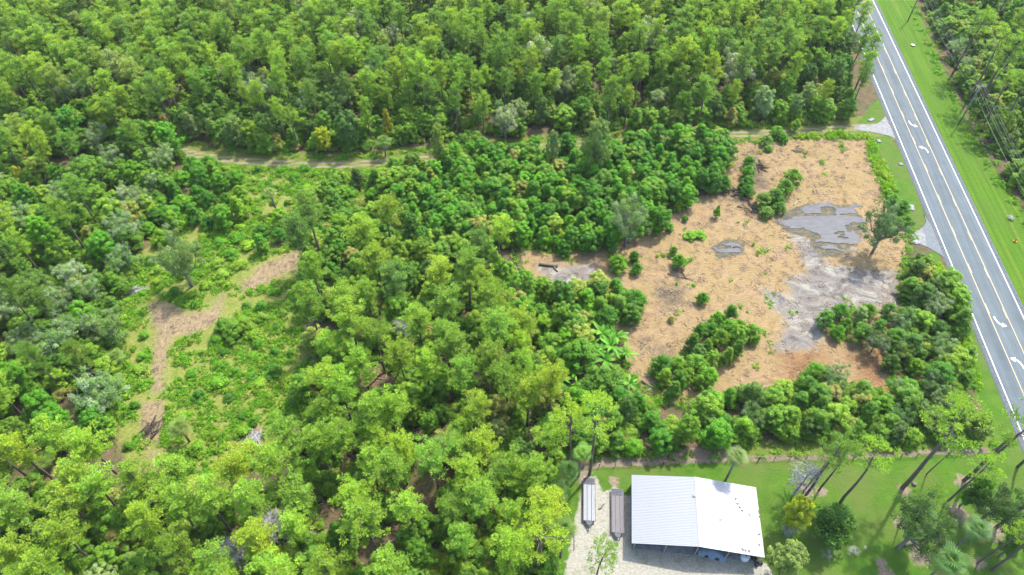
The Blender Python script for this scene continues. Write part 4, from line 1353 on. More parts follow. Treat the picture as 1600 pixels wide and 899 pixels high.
# banana plants
M['banana'] = None
def banana_leaf():
    mb = MB(); n = 7
    for i in range(n):
        t = i / (n - 1)
        w = 0.30 * (math.sin(math.pi * min(.98, .06 + .92 * t)) ** .6)
        x = 2.5 * t; z = 1.25 * t - 1.35 * t * t
        mb.v += [(x, -w, z + .09 * w), (x, 0, z - .03), (x, w, z + .09 * w)]
    for i in range(n - 1):
        k = 3 * i
        mb.f += [(k, k + 1, k + 4, k + 3), (k + 1, k + 2, k + 5, k + 4)]
    me = mb.mesh('banana_leaf', M['leaf'])
    write_col(me, 'tint', np.ones((len(mb.v), 3), np.float32))
    return me
BL = banana_leaf()
BST = MB().tube([(0, 0, -.1), (0, 0, 1.6), (0, 0, 2.0)], [.18, .13, .07], 7).mesh('stem', M['bark_grey'])
for i, (u, v, s, l) in enumerate(((922, 548, 1.0, 'left edge'), (938, 530, 1.15, 'upper left'), (952, 552, 1.25, 'middle'), (962, 536, 1.1, 'top right'), (976, 560, 1.0, 'right edge beside the straw'), (945, 572, 1.05, 'bottom'), (934, 560, 1.0, 'lower left'),
                              (884, 585, 1.0, None), (896, 592, .9, None), (878, 600, .85, None), (982, 606, .8, None))):
    x, y = at(u, v); PLACED.append((x, y, 4.6 if i < 7 else 3.5))
    s *= 1.0; e = empty('banana_plant', (x, y, 0), i * 1.3); e.scale = (s, s, s)
    link('stem', BST, e)
    for k in range(11):
        f = link('leaf', BL, e); f.location = (0, 0, 1.9)
        f.rotation_euler = (random.uniform(-.3, .3), -random.uniform(-.15, .85), k * 2.39996 + random.uniform(-.2, .2))
        q = random.uniform(.8, 1.15); f.scale = (q, q, q); f.color = jitc((0.08, 0.24, 0.02) if k % 3 else (0.13, 0.30, 0.04), .15)
    tag(e, ('banana plant at the %s of the bright-leaved clump' % l) if l else ('lesser banana plant %s' % ('half hidden left of the main banana clump', 'right of the half hidden one left of the clump', 'lowest of the small group left of the clump', 'alone on the straw edge below the clump')[i - 7]), 'banana plant', 'banana plants by the clearing')

# yard pines, tall and leaning outwards from the viewer
YP = [((1256, 768), (1290, 690), .75, PINE_C[0], 'thin pine, leftmost of the close group behind the yellow tree'),
      ((1259, 774), (1330, 690), .9, PINE_C[3], 'tallest pine of the close group behind the yellow tree'),
      ((1280, 766), (1335, 690), .8, PINE_C[0], 'pine with a pale cut scar at its foot in the close yard group'),
      ((1313, 786), (1388, 696), .95, PINE_PALE[0], 'pale-crowned pine standing alone behind the round dark tree'),
      ((1410, 763), (1510, 625), 1.05, PINE_C[1], 'big tall pine with a wide crown in the middle of the right yard'),
      ((1506, 751), (1610, 632), 1.1, PINE_C[1], 'thick-trunked pine near the end of the fence'),
      ((1476, 788), (1560, 712), .85, PINE_PALE[0], 'slim pine with a pale crown by the dark oaks'),
      ((1408, 816), (1455, 752), .7, PINE_PALE[2], 'small slender pine left of the palm and dark oak'),
      ((1555, 825), (1680, 740), 1.1, PINE_C[2], 'stout pine leaning off the right edge of the photo'),
      ((1527, 880), (1618, 826), .8, PINE_PALE[1], 'slim pine low at the right edge, upper of two'),
      ((1549, 891), (1650, 815), .9, PINE_C[1], 'slim pine low at the right edge, lower of two'),
      ((1448, 741), (1488, 688), .8, BROAD_C[0], 'short leafy pine between the big pine and the fence'),
      ((1553, 712), (1625, 622), 1.0, PINE_C[1], 'pine over the fence end beside the road'),
      ((1590, 730), (1690, 640), 1.0, PINE_C[4], 'pine past the fence end at the right edge'),
      ((921, 742), (912, 618), .8, PINE_PALE[1], 'tall yellow-green pine with a curved bare trunk behind the pale trailer'),
      ((887, 738), (880, 640), .8, PINE_PALE[3], 'shorter yellowish pine left of the curved one'),
      ((924, 925), (906, 850), .8, PINE_C[1], 'open-branched pine at the bottom edge on the gravel'),
      ((838, 900), (832, 805), .9, PINE_PALE[3], 'yellowish pine at the bottom, left of the gravel'),
      ((1590, 800), (1700, 720), 1.0, PINE_C[0], 'pine outside the right edge of the yard')]
for b_, t_, w, c, l in YP:
    px_tree('pine_tree', b_, t_, w * .92, c, l, 'tree', AIRY)
px_tree('oak_tree', (1362, 396), (1392, 312), .62, (0.08, 0.15, 0.065), 'lone grey-green oak on the dry grass beside the big puddle', 'tree', OAKS_G, rz=1.0)
for (b_, t_, w, l) in (((850, 130), (850, 45), .7, 'pale silvery tree high in the far wood near the top centre'), ((1140, 150), (1140, 68), .7, 'grey hazy-crowned tree deep in the far wood on the right'), ((560, 90), (555, 8), .8, 'large pale grey-green tree near the top, left of centre'), ((616, 95), (616, 28), .5, 'narrow pale tree beside the large grey-green one at the top'), ((1010, 100), (1010, 20), .6, 'pale grey tree in the far wood above the grove end'), ((790, 222), (790, 160), .5, 'silvery mossy tree at the front of the far wood in the middle')):
    px_tree('oak_tree', b_, t_, w, (0.21, 0.28, 0.17), l, 'tree', OAKS)
px_tree('round_bush', (1285, 836), (1292, 778), .68, DARK_C[0], 'round dark tree right of the yellow tree in the yard', 'tree')
px_tree('broadleaf_tree', (1230, 825), (1240, 765), .62, (0.26, 0.33, 0.03), 'small bright yellow-green tree in the yard beside the shed', 'tree')
px_tree('broadleaf_tree', (1212, 900), (1218, 838), .8, (0.17, 0.25, 0.08), 'pale drooping tree at the front right corner of the shed', 'tree')
px_tree('oak_tree', (1402, 856), (1478, 790), .52, DARK_C[2], 'dark oak on a slanting trunk in the lower right yard', 'tree', OAKS_G)
px_tree('oak_tree', (1530, 815), (1572, 752), .66, DARK_C[2], 'dark crowned oak at the right side of the yard', 'tree', OAKS_G)
px_tree('broadleaf_tree', (1500, 790), (1535, 740), .6, BROAD_C[1], 'mid-green leafy tree in front of the dark oak at right', 'tree')
px_tree('broadleaf_tree', (1560, 870), (1605, 815), .6, DARK_C[1], 'small dark tree at the right edge of the lower yard', 'tree')
px_tree('broadleaf_tree', (510, 240), (515, 196), .85, (0.26, 0.31, 0.012), 'bright yellow-green tree beside the dirt track', 'tree')
px_tree('broadleaf_tree', (190, 215), (195, 138), 1.25, (0.17, 0.27, 0.016), 'large yellow-green spreading tree in the upper left wood', 'tree')
px_tree('broadleaf_tree', (688, 262), (678, 195), .5, (0.17, 0.25, 0.06), 'pale open tree standing beside the dirt track', 'tree')
px_tree('broadleaf_tree', (862, 270), (862, 205), .45, (0.14, 0.21, 0.10), 'thin grey-green tree above the dense young trees, left one', 'tree')
px_tree('broadleaf_tree', (928, 280), (925, 185), .6, (0.12, 0.20, 0.06), 'thin grey-green tree above the dense young trees, right one', 'tree')
px_tree('oak_tree', (976, 385), (968, 305), .60, (0.12, 0.20, 0.08), 'airy grey-green oak at the top left of the clearing', 'tree', OAKS)
px_tree('oak_tree', (300, 448), (300, 350), .62, (0.11, 0.18, 0.06), 'round grey-green oak in the middle of the weedy meadow', 'tree', OAKS_G)
px_tree('broadleaf_tree', (45, 120), (35, 55), .6, (0.26, 0.16, 0.10), 'dead brown tree in the upper left wood', 'tree')
px_tree('broadleaf_tree', (50, 300), (45, 250), .45, (0.36, 0.36, 0.04), 'small yellow tree at the left edge', 'tree')
px_tree('young_tree', (610, 225), (600, 170), .45, (0.24, 0.24, 0.02), 'column of yellow vine leaves on a trunk above the low palm', 'tree')
for (b_, t_, w, l) in (((1240, 772), (1246, 712), .42, 'bleached bare tree with grey twigs behind the yellow tree'), ((1226, 838), (1228, 815), .5, 'grey dead branches heaped beside the shed wall'),
                      ((440, 850), (440, 795), .6, 'bare grey dead tree among the lower pines'), ((382, 880), (378, 835), .6, 'bare silvery dead tree at the bottom left'), ((632, 540), (640, 500), .5, 'dead bleached crown among the pale pines')):
    x, y = at(*b_); H = height_of(b_, t_); p = random.choice(SNAGS)
    e = empty('dead_tree', (x, y, 0), random.uniform(0, 6)); s = H / p[2]; e.scale = (s * w * 1.8, s * w * 1.8, s)
    link('trunk', p[0], e); link('bare_twigs', p[1], e); tag(e, l, 'dead tree'); PLACED.append((x, y, 2.5))

def bush(u, v, H, w, col, lab, grp=None, kind='round_bush'):
    x, y = at(u, v); PLACED.append((x, y, 2.0))
    return build_tree(kind, x, y, H, w * 1.4, jitc(col, .05), lab, 'bush', grp)
bush(1096, 474, 3.4, .55, BRIGHT_C[0], 'small solitary sapling in the middle of the straw clearing')
bush(1060, 417, 3.8, .62, BRIGHT_C[1], 'tall tangled bush left of the small puddle')
bush(1051, 398, 2.6, .6, BROAD_C[1], 'small bush just above the tangled one left of the puddle')
bush(1078, 371, 1.5, 1.5, (0.13, 0.29, 0.015), 'low bright lime bush, left half of the pair above the small puddle')
bush(1093, 369, 1.4, 1.5, (0.13, 0.29, 0.015), 'low bright lime bush, right half of the pair above the small puddle')
for (u, v, H, w, c, l) in ((1040, 345, 3.2, .55, 1, 'slender sapling nearest the young grove at the clearing edge'), (1058, 330, 3.5, .5, 3, 'feathery sapling below the burnt branches'), (1118, 340, 4, .3, 1, 'thin sapling with a visible stem on the straw'), (1046, 360, 2.2, .6, 1, 'low scrubby sapling at the left of the lime bushes'),
                          (1030, 352, 2.6, .7, 0, 'small green sapling leaning at the clearing margin'), (1048, 502, 1.6, .7, 4, 'sparse half-dry bush on the lower straw'), (1070, 345, 1.6, .8, 2, 'dark low bush by the feathery sapling')):
    bush(u, v, H, w, (BRIGHT_C + [(0.24, 0.26, 0.08)])[c], l)
for (u, v, H, w, c, l) in ((1168, 262, 3.6, .65, 0, 'top bush of the narrow upright row'), (1166, 278, 3.8, .65, 0, 'second bush of the narrow upright row'), (1164, 294, 3.8, .65, 2, 'third bush of the narrow upright row'), (1166, 306, 3.4, .7, 2, 'bottom bush of the narrow upright row')):
    bush(u, v, H, w * 1.05, BRIGHT_C[c], l + ' at the top of the clearing')
for (u, v, H, w, c, l) in ((1235, 287, 4.6, .72, BROAD_C[2], 'upper right'), (1222, 305, 4.8, .7, BROAD_C[1], 'right'), (1208, 318, 4.4, .8, BROAD_C[0], 'middle'), (1190, 322, 4.0, .8, DARK_C[3], 'left'), (1196, 338, 2.8, .95, DARK_C[3], 'lowest'), (1215, 332, 3.2, .75, BROAD_C[0], 'lower right')):
    bush(u, v, H, w, c, l + ' tree of the diagonal clump above the big puddle')
for (u, v, H, w, c, l) in ((1196, 226, 2.8, .9, DARK_C[3], 'grey-green'), (1212, 214, 3.4, .8, BRIGHT_C[1], 'bright'), (1222, 222, 2.6, .8, BRIGHT_C[0], 'light green'), (1240, 205, 4.0, .55, BROAD_C[4], 'upright'), (1200, 236, 1.6, 1.1, BROAD_C[1], 'low')):
    bush(u, v, H, w, c, l + ' bush where the track meets the top of the clearing')
for (u, v, H, w, c, l) in ((1392, 318, 3.0, .7, BRIGHT_C[1], 'upper bright bush behind the lone oak'), (1405, 332, 3.8, .8, BRIGHT_C[0], 'tall bright bush behind the lone oak'), (1412, 352, 3.0, .8, BROAD_C[1], 'lower bush behind the lone oak'), (1386, 304, 1.6, .9, BRIGHT_C[3], 'low lime bush at the right edge of the straw')):
    bush(u, v, H, w, c, l)
for (u, v, H, c, l) in ((370, 525, 4.2, BROAD_C[2], 'upper'), (352, 515, 3.2, BROAD_C[1], 'left'), (385, 515, 3.4, BROAD_C[4], 'right')):
    bush(u, v, H, .9, c, l + ' bush of the group right of the mulched path bend')
for (u, v, H, l) in ((403, 542, 1.8, 'small dark round bush in the middle of the meadow'), (212, 636, 1.7, 'small dark bush at the foot of the mulched path'), (305, 478, 1.5, 'low dark bush above the mulched path bend'), (398, 662, 1.8, 'dark little bush above the grey brush heap')):
    bush(u, v, H, .8, BRIGHT_C[0], l)

# ================================================================ WOODS AND THICKETS
def lohi(a, b_): return (a, b_)
pineN = lambda s: (s, 'pine_tree', (14.5, 19.5), (.80, 1.08), PINE_C, 1.0)
NORTH = [(-420, -110), (1270, -110), (1345, -10, 12), (1352, 80, 12), (1338, 170, 4), (1325, 186), (1250, 192), (1130, 200), (1000, 204), (850, 211), (700, 226), (560, 234), (420, 238), (290, 224), (150, 190), (-420, 160)]
# a front row of leafy trees along the track, then the wood behind it
fill(wp([(300, 222), (420, 232), (560, 230), (700, 222), (850, 206), (1000, 200), (1130, 196), (1250, 189), (1330, 182), (1340, 150), (1250, 165), (1130, 172), (1000, 178), (850, 186), (700, 200), (560, 208), (420, 210), (300, 200)]), 4.2,
     [(.52, 'young_tree', (5, 9.5), (.8, 1.1), BROAD_C + DARK_C, .95), (.26, 'broadleaf_tree', (8, 12), (.7, .9), BROAD_C + OAK_C, 1.1), (.22, 'pine_tree', (14, 18), (.75, .95), PINE_C, 1.0)],
     'along the far side of the dirt track')
fill(wp([(1270, 60), (1350, 110, 6), (1345, 175), (1240, 180)]), 5.0, [(.6, 'broadleaf_tree', (9, 13), (.85, 1.05), DARK_C + BROAD_C, 1.1), (.4, 'pine_tree', (15, 19), (.8, 1.), PINE_C, 1)], 'at the corner of the wood beside the road')
fill(wp(NORTH), 4.3, [(.80, 'pine_tree', (13.0, 19.5), (.85, 1.15), PINE_C, 1.0), (.12, 'broadleaf_tree', (9, 13.5), (.8, 1.05), BROAD_C + DARK_C, 1.0), (.08, 'oak_tree', (9, 12.5), (.6, .8), OAK_C, 1.15)],
     'in the wood beyond the dirt track')
# left wood: oaks with grey moss among leafy trees and pines
LEFTW = wp([(-480, 165), (150, 195), (290, 228), (300, 238), (300, 250), (262, 300, 3), (228, 330, 4), (205, 352, 4), (205, 400, 4), (178, 455, 4), (170, 560, 4), (190, 625, 4), (170, 650, 4), (150, 690, 4), (-40, 640, 4), (-420, 560)])
fill(LEFTW, 5.0, [(.46, 'oak_tree', (8, 11.5), (.66, .92), OAK_C, 1.25), (.34, 'broadleaf_tree', (8, 12), (.85, 1.15), BRIGHT_C + BROAD_C, 1.1), (.20, 'pine_tree', (14, 18), (.85, 1.05), PINE_C, .95)],
     'in the mossy wood left of the meadow')
# leafy clumps south of the track
for (px, lab) in (([(262, 262), (335, 252), (390, 285), (392, 330), (345, 352), (300, 352), (240, 385), (210, 350), (225, 300)], 'above the weedy meadow'),
                  ([(385, 352), (400, 345), (465, 340), (480, 372), (470, 396), (400, 396)], 'at the top of the mulched strip')):
    fill(wp([(a, b_, 2.5) for a, b_ in px]), 3.6, [(.5, 'young_tree', (5.5, 7.5), (1.0, 1.25), BRIGHT_C, 1.05), (.5, 'round_bush', (3.2, 4.8), (.9, 1.2), BRIGHT_C, 1.0)], lab)
fill(wp([(470, 318, 2), (540, 285, 2), (640, 280, 2), (650, 330, 2), (560, 350, 2), (480, 362, 2)]), 3.8, [(.6, 'young_tree', (6, 8), (1.0, 1.2), BROAD_C + BRIGHT_C, 1.05), (.4, 'round_bush', (3, 5), (1, 1.2), BRIGHT_C, 1.0)], 'between the meadow top and the young grove')
# dense grove of young trees
fill(wp([(640, 275, 3), (700, 246, 2), (820, 240, 2), (900, 234, 2), (1000, 226, 2), (1120, 219, 2), (1142, 250, 3), (1135, 285, 3), (1090, 296, 3), (1055, 325, 3), (1030, 350, 3), (985, 375, 3), (900, 385, 3), (820, 378, 3), (740, 372, 3), (640, 345, 3)]), 2.75,
     [(.86, 'young_tree', (5.6, 8.2), (.95, 1.15), [(0.06, 0.20, 0.012), (0.075, 0.225, 0.013), (0.09, 0.25, 0.015), (0.05, 0.165, 0.015)], 1.0), (.14, 'round_bush', (3, 4.5), (.8, 1.0), BRIGHT_C, .9)], 'in the dense young grove south of the dirt track', tracks=1.7)
# centre pines (tall, pale) over leafy understorey
CENTRE = wp([(560, 372), (640, 352), (760, 366), (800, 420), (790, 520), (800, 600), (830, 660), (880, 700), (870, 720), (640, 760), (470, 740), (500, 640), (500, 560), (520, 470)])
fill(wp([(470, 400), (540, 372), (640, 350), (760, 366), (800, 420), (800, 520), (760, 540), (560, 520), (500, 480)]), 4.4, [(.50, 'pine_tree', (15, 19.5), (1.0, 1.3), PINE_PALE + PINE_C, 1.05), (.28, 'broadleaf_tree', (8, 11), (.8, 1.0), BROAD_C, 1.0), (.30, 'young_tree', (5, 8), (.9, 1.2), BROAD_C + BRIGHT_C, .9)], 'in the mixed wood at the centre')
fill(wp([(500, 500), (560, 520), (760, 540), (800, 520), (850, 640), (885, 700), (878, 760), (862, 860), (850, 1090), (-180, 1090), (-420, 560), (-40, 600), (120, 650), (195, 740), (250, 775), (360, 790), (450, 760), (505, 650)]), 4.4,
     [(.80, 'pine_tree', (14.0, 19), (.95, 1.25), PINE_PALE + PINE_C[1:3], 1.0), (.12, 'broadleaf_tree', (7, 10), (.75, .95), BROAD_C, .95), (.08, 'young_tree', (4, 7), (.9, 1.2), BROAD_C + OAK_C, .8)], 'in the pale pine wood at the lower left')
# dark leafy belt between pines and clearing
fill(wp([(790, 420, 4), (830, 445, 4.5), (870, 462, 4.5), (925, 458, 4.5), (960, 440, 4), (1000, 460, 3.5), (1008, 480, 3.5), (975, 500, 3.5), (930, 500, 3.5), (915, 520, 4), (905, 560, 4), (940, 590, 4), (985, 605, 3.5), (1020, 650, 3.5), (1080, 662, 3), (1120, 690, 1), (1105, 702, 1), (960, 704, 1), (900, 690, 2), (850, 640, 2), (800, 560, 2), (785, 480, 2)]), 3.0,
     [(.52, 'young_tree', (5, 8), (1.05, 1.4), BRIGHT_C + BROAD_C[:3], 1.05), (.30, 'round_bush', (3.5, 5.5), (.9, 1.1), BRIGHT_C + BROAD_C, 1.0), (.18, 'broadleaf_tree', (8, 10), (.8, 1.0), BROAD_C, 1.2)], 'in the dark leafy belt left of the clearing')
fill(wp([(965, 405, 1), (990, 398, 1), (1010, 425, 1), (990, 432, 1), (960, 430, 1)]), 3.0, [(1, 'round_bush', (3, 4.6), (.8, 1), BRIGHT_C, 1)], 'on the spur of thicket between sand patch and puddle')
# round bushes in the clearing
fill(wp([(1026, 602, 1), (1028, 566, 3), (1070, 545, 3), (1090, 515, 3), (1110, 490, 3), (1145, 484, 3), (1186, 508, 3), (1190, 545, 1), (1150, 556, 1), (1112, 590, 1), (1088, 606, 1), (1050, 618, 1)]), 2.6,
     [(.7, 'round_bush', (3, 5), (.85, 1.05), BRIGHT_C + BROAD_C, 1), (.3, 'young_tree', (4.5, 6), (.9, 1.1), BROAD_C, 1)], 'in the crescent of bushes inside the clearing')
# belt below the clearing and the roadside thicket
fill(wp([(1095, 640, 3.5), (1110, 612, 3.5), (1160, 605, 3.5), (1200, 612, 3.5), (1250, 602, 3.5), (1280, 572, 3.5), (1310, 570, 3.5), (1340, 612, 3.5), (1385, 632, 3.5), (1402, 600, 3.5), (1392, 548, 3.5), (1340, 530, 3), (1400, 520, 3), (1418, 480, 3), (1422, 410, 3), (1436, 392, 3), (1452, 430, 2), (1470, 510, 2), (1494, 575, 2), (1516, 630, 2), (1532, 665, 1), (1500, 688, 1), (1400, 684, 1), (1260, 682, 1), (1180, 678, 1), (1130, 690, 1), (1095, 680, 1)]), 2.9,
     [(.40, 'young_tree', (4.5, 7), (1.1, 1.4), BRIGHT_C + BROAD_C + DARK_C, 1.0), (.40, 'round_bush', (3, 5), (.9, 1.1), BRIGHT_C + BROAD_C + DARK_C, 1.0), (.20, 'oak_tree', (5.5, 7), (.7, .9), OAK_C + DARK_C, 1.15)], 'in the thicket between clearing, road and fence')
fill(wp([(1284, 515, 1), (1290, 482, 3), (1345, 476, 3), (1400, 484, 3), (1400, 540, 1), (1340, 535, 1), (1300, 525, 1)]), 3.2, [(.6, 'round_bush', (3.4, 5), (.85, 1), BRIGHT_C[:1] + BROAD_C[:2], 1), (.4, 'young_tree', (4.5, 6.5), (.9, 1.1), BROAD_C + OAK_C, 1)], 'in the row along the lower edge of the grey mud')
# far side of the road: trees behind the verge
RW = np.vstack([EDGE_R + RPER * 2.5, wp([(2300, 700), (2300, -110), (1405, -110)])])
fill(wp([(1436, -30), (1446, 10), (1476, 80), (1515, 160), (1553, 235), (1612, 325), (1720, 470), (1800, 470), (1680, 300), (1590, 180), (1530, 60), (1480, -60)]), 3.6,
     [(.5, 'young_tree', (4, 7), (1, 1.3), DARK_C + BROAD_C[:1], 1.0), (.3, 'round_bush', (2.5, 4.5), (.9, 1.2), DARK_C, .9), (.2, 'oak_tree', (6, 8.5), (.7, .9), OAK_C + DARK_C, 1.2)], 'along the edge of the wood across the road')
for (b_, t_, w, i) in (((1525, 165), (1585, 50), 1.15, 1), ((1528, 172), (1600, 80), 1.0, 0), ((1512, 160), (1560, 40), 1.0, 2), ((1488, 116), (1530, 10), .9, 1), ((1533, 200), (1590, 110), 1.0, 2), ((1492, 110), (1540, 20), .9, 0), ((1560, 205), (1625, 110), 1.1, 1)):
    px_tree('pine_tree', b_, t_, w * .95, PINE_C[i], 'bare-trunked tall pine beside the power line, its foot ' + {1525: 'just above the nearer pole', 1528: 'second from the nearer pole', 1512: 'upper left of the nearer pole', 1488: 'farthest up beside the verge', 1533: 'right below the nearer pole', 1492: 'next to the farthest one', 1560: 'lowest and rightmost'}[b_[0]], 'tree', AIRY, 'tall pines beside the power line')
fill(RW, 5.2, [(.42, 'pine_tree', (15, 20), (.9, 1.15), PINE_C, 1.0), (.40, 'broadleaf_tree', (9, 13), (.9, 1.15), DARK_C + BROAD_C, 1.05), (.18, 'oak_tree', (9, 12), (.7, .9), OAK_C, 1.2)], 'in the wood across the road')
# small shrubs dotted over the meadow
fill(MEADOW, 4.2, [(1.0, 'meadow_shrub', (.9, 2.0), (.9, 1.5), BRIGHT_C + PINE_C[1:2] + [(0.15, 0.28, 0.02)], .8)], 'scattered over the weedy meadow')
print('placed', len(PLAN))

LAND = [(1425, 325, 0, 'roadside drain slab'), (921, 650, 0, 'curved pine by the trailers'), (603, 232, 0, 'low palm beside the track'), (945, 540, 0, 'banana clump'), (510, 216, 0, 'lime tree by the track'),
        (192, 170, 0, 'large lime spreading tree'), (40, 85, 0, 'dead brown tree'), (600, 200, 0, 'yellow vine column'), (1018, 150, 0, 'palm in the wood front'), (1361, 188, 0, 'culvert at the track mouth'),
        (300, 400, 0, 'round meadow oak'), (240, 540, 0, 'mulched path'), (376, 848, 0, 'silvery dead tree'), (440, 815, 0, 'bare grey dead tree'), (692, 700, 0, 'palm among lower pines'), (865, 775, 0, 'shaggy palm by the gravel'),
        (640, 515, 0, 'bleached central tree'), (880, 430, 0, 'pale sand patch'), (430, 430, 0, 'mulched meadow strip'), (45, 265, 0, 'small yellow left-edge tree'), (75, 712, 0, 'bright lower-left palm'),
        (1135, 390, 0, 'small puddle'), (1290, 360, 0, 'big puddle'), (1387, 350, 0, 'lone oak'), (1145, 718, 0, 'palm behind the shed'), (1240, 730, 0, 'bleached yard tree'), (1520, 150, 0, 'nearer utility pole'),
        (1360, 590, 0, 'red soil patch'), (680, 220, 0, 'pale tree by the track'), (925, 215, 0, 'thin trees above the grove'), (1102, 457, 0, 'solitary sapling'), (855, 80, 0, 'photo top edge middle'), (1340, 10, 0, 'road at the top edge'), (400, 50, 0, 'photo top edge left part'), (395, 685, 0, 'grey brush heap'), (1560, 640, 0, 'lower road verge')]
def to_px(x, y, z):
    dx, dy, dz = x, y, z - CAM_H
    f = dy * math.cos(PITCH) - dz * math.sin(PITCH); u = dy * math.sin(PITCH) + dz * math.cos(PITCH)
    return 800 + FPX * dx / f, 449.5 - FPX * u / f
ORD = ['nearest', 'second nearest', 'third nearest', 'fourth nearest', 'fifth nearest', 'sixth nearest', 'seventh nearest', 'eighth nearest', 'ninth nearest', 'tenth nearest', 'eleventh nearest', 'twelfth nearest', 'thirteenth nearest', 'fourteenth nearest', 'fifteenth nearest'] + [w + ' nearest' for w in 'sixteenth seventeenth eighteenth nineteenth twentieth twenty-first twenty-second twenty-third twenty-fourth twenty-fifth twenty-sixth twenty-seventh twenty-eighth twenty-ninth thirtieth thirty-first thirty-second thirty-third thirty-fourth thirty-fifth thirty-sixth thirty-seventh thirty-eighth thirty-ninth fortieth'.split()]
def name_all(L):
    by = {}
    for p in L:
        u, v = to_px(p['x'], p['y'], p['H'] * .7)
        lm = min(LAND, key=lambda l: (l[0] - u) ** 2 + (l[1] - v) ** 2)
        du, dv = u - lm[0], v - lm[1]
        a = (math.degrees(math.atan2(-dv, du)) + 22.5) % 360 // 45
        dr = ['right of', 'upper right of', 'above', 'upper left of', 'left of', 'lower left of', 'below', 'lower right of'][int(a)]
        p['_d'] = math.hypot(du, dv)
        by.setdefault((shade(p['col']), WORD[p['kind']][0], dr, lm[3]), []).append(p)
    for (sh, w_, dr, lm), G in by.items():
        G.sort(key=lambda p: p['_d'])
        for i, p in enumerate(G):
            o = '' if len(G) == 1 else ORD[min(i, 39)] + ' '
            p['label'] = f"{o}{sh} {w_} {dr} the {lm}"

# ---------------------------------------------------------------- build the plan: the 300 nearest of a kind one by one, the rest together
WORD = {'pine_tree': ('pine', 'tree'), 'broadleaf_tree': ('broadleaf tree', 'tree'), 'young_tree': ('young leafy tree', 'tree'),
        'round_bush': ('rounded bush', 'bush'), 'oak_tree': ('spreading oak', 'tree'), 'meadow_shrub': ('low leafy shrub', 'bush')}
def shade(c):
    if c[0] > 0.16: return 'pale yellow-green'
    if c[2] > 0.045 and c[0] > .07: return 'grey-green'
    if c[1] > 0.20: return 'bright green'
    if c[1] > 0.15: return 'mid-green'
    return 'dark green'
rest = {}
bykind = {}
for p in PLAN: bykind.setdefault(p['kind'], []).append(p)
for kind, L in bykind.items():
    L.sort(key=lambda p: p['x'] ** 2 + p['y'] ** 2 + 120 ** 2)
    # those whose foot falls well outside the picture are not in view: into the joint far wood
    name_all(L[:300])
    for n, p in enumerate(L):
        if n >= 300: rest.setdefault(kind, []).append(p); continue
        w_, cat = WORD[kind]
        label = p['label']
        grp = f"{w_}s {p['area']}"
        if kind == 'meadow_shrub':
            x, y = p['x'], p['y']
            me = random.choice(BUSH)
            o = link('meadow_shrub', me); o.location = (x, y, -.05); s = p['H'] / 2.4
            o.scale = (s * p['w'] * 1.2, s * p['w'] * 1.2, s); o.rotation_euler = (0, 0, random.uniform(0, 6)); o.color = p['col']
            tag(o, label, cat, grp)
        else:
            build_tree(kind, p['x'], p['y'], p['H'], p['w'], p['col'], label, cat, grp)
print({k: (len(v), len(rest.get(k, []))) for k, v in bykind.items()})

# ---------------------------------------------------------------- masses: one object each, fed by geometry nodes
def source_collection(name, meshes):
    c = bpy.data.collections.new(name)      # never linked to the scene
    for i, ms in enumerate(meshes):
        o = bpy.data.objects.new('%s_%02d' % (name, i), ms); c.objects.link(o)
    return c
def join_meshes(name, parts, leafmat):
    bm = bmesh.new(); mats = []
    out = bpy.data.meshes.new(name)
    tmp = []
    off = 0; V = []; F = []; MI = []; T = []
    for me in parts:
        n = len(me.vertices); co = np.empty(n * 3, np.float32); me.vertices.foreach_get('co', co); V.append(co.reshape(-1, 3))
        leaf = 'tint' in me.attributes
        if leaf:
            t = np.empty(n * 4, np.float32); me.attributes['tint'].data.foreach_get('color', t); T.append(t.reshape(-1, 4)[:, :3])
            mi = 1
        else: T.append(np.ones((n, 3), np.float32)); mi = 0
        li = np.empty(len(me.loops), np.int32); me.loops.foreach_get('vertex_index', li)
        ls = np.empty(len(me.polygons), np.int32); me.polygons.foreach_get('loop_start', ls)
        F.append((li + off, ls)); MI.append(np.full(len(me.polygons), mi, np.int32)); off += n
    bm.free()
    V = np.concatenate(V); out.vertices.add(len(V)); out.vertices.foreach_set('co', V.ravel())
    LI = np.concatenate([f[0] for f in F]); o2 = 0; LS = []
    for f in F: LS.append(f[1] + o2); o2 += len(f[0])
    LS = np.concatenate(LS); out.loops.add(len(LI)); out.loops.foreach_set('vertex_index', LI)
    out.polygons.add(len(LS)); out.polygons.foreach_set('loop_start', LS); out.polygons.foreach_set('material_index', np.concatenate(MI))
    out.update(calc_edges=True)
    write_col(out, 'tint', np.concatenate(T).astype(np.float32))
    out.materials.append(parts[0].materials[0]); out.materials.append(leafmat)
    return out
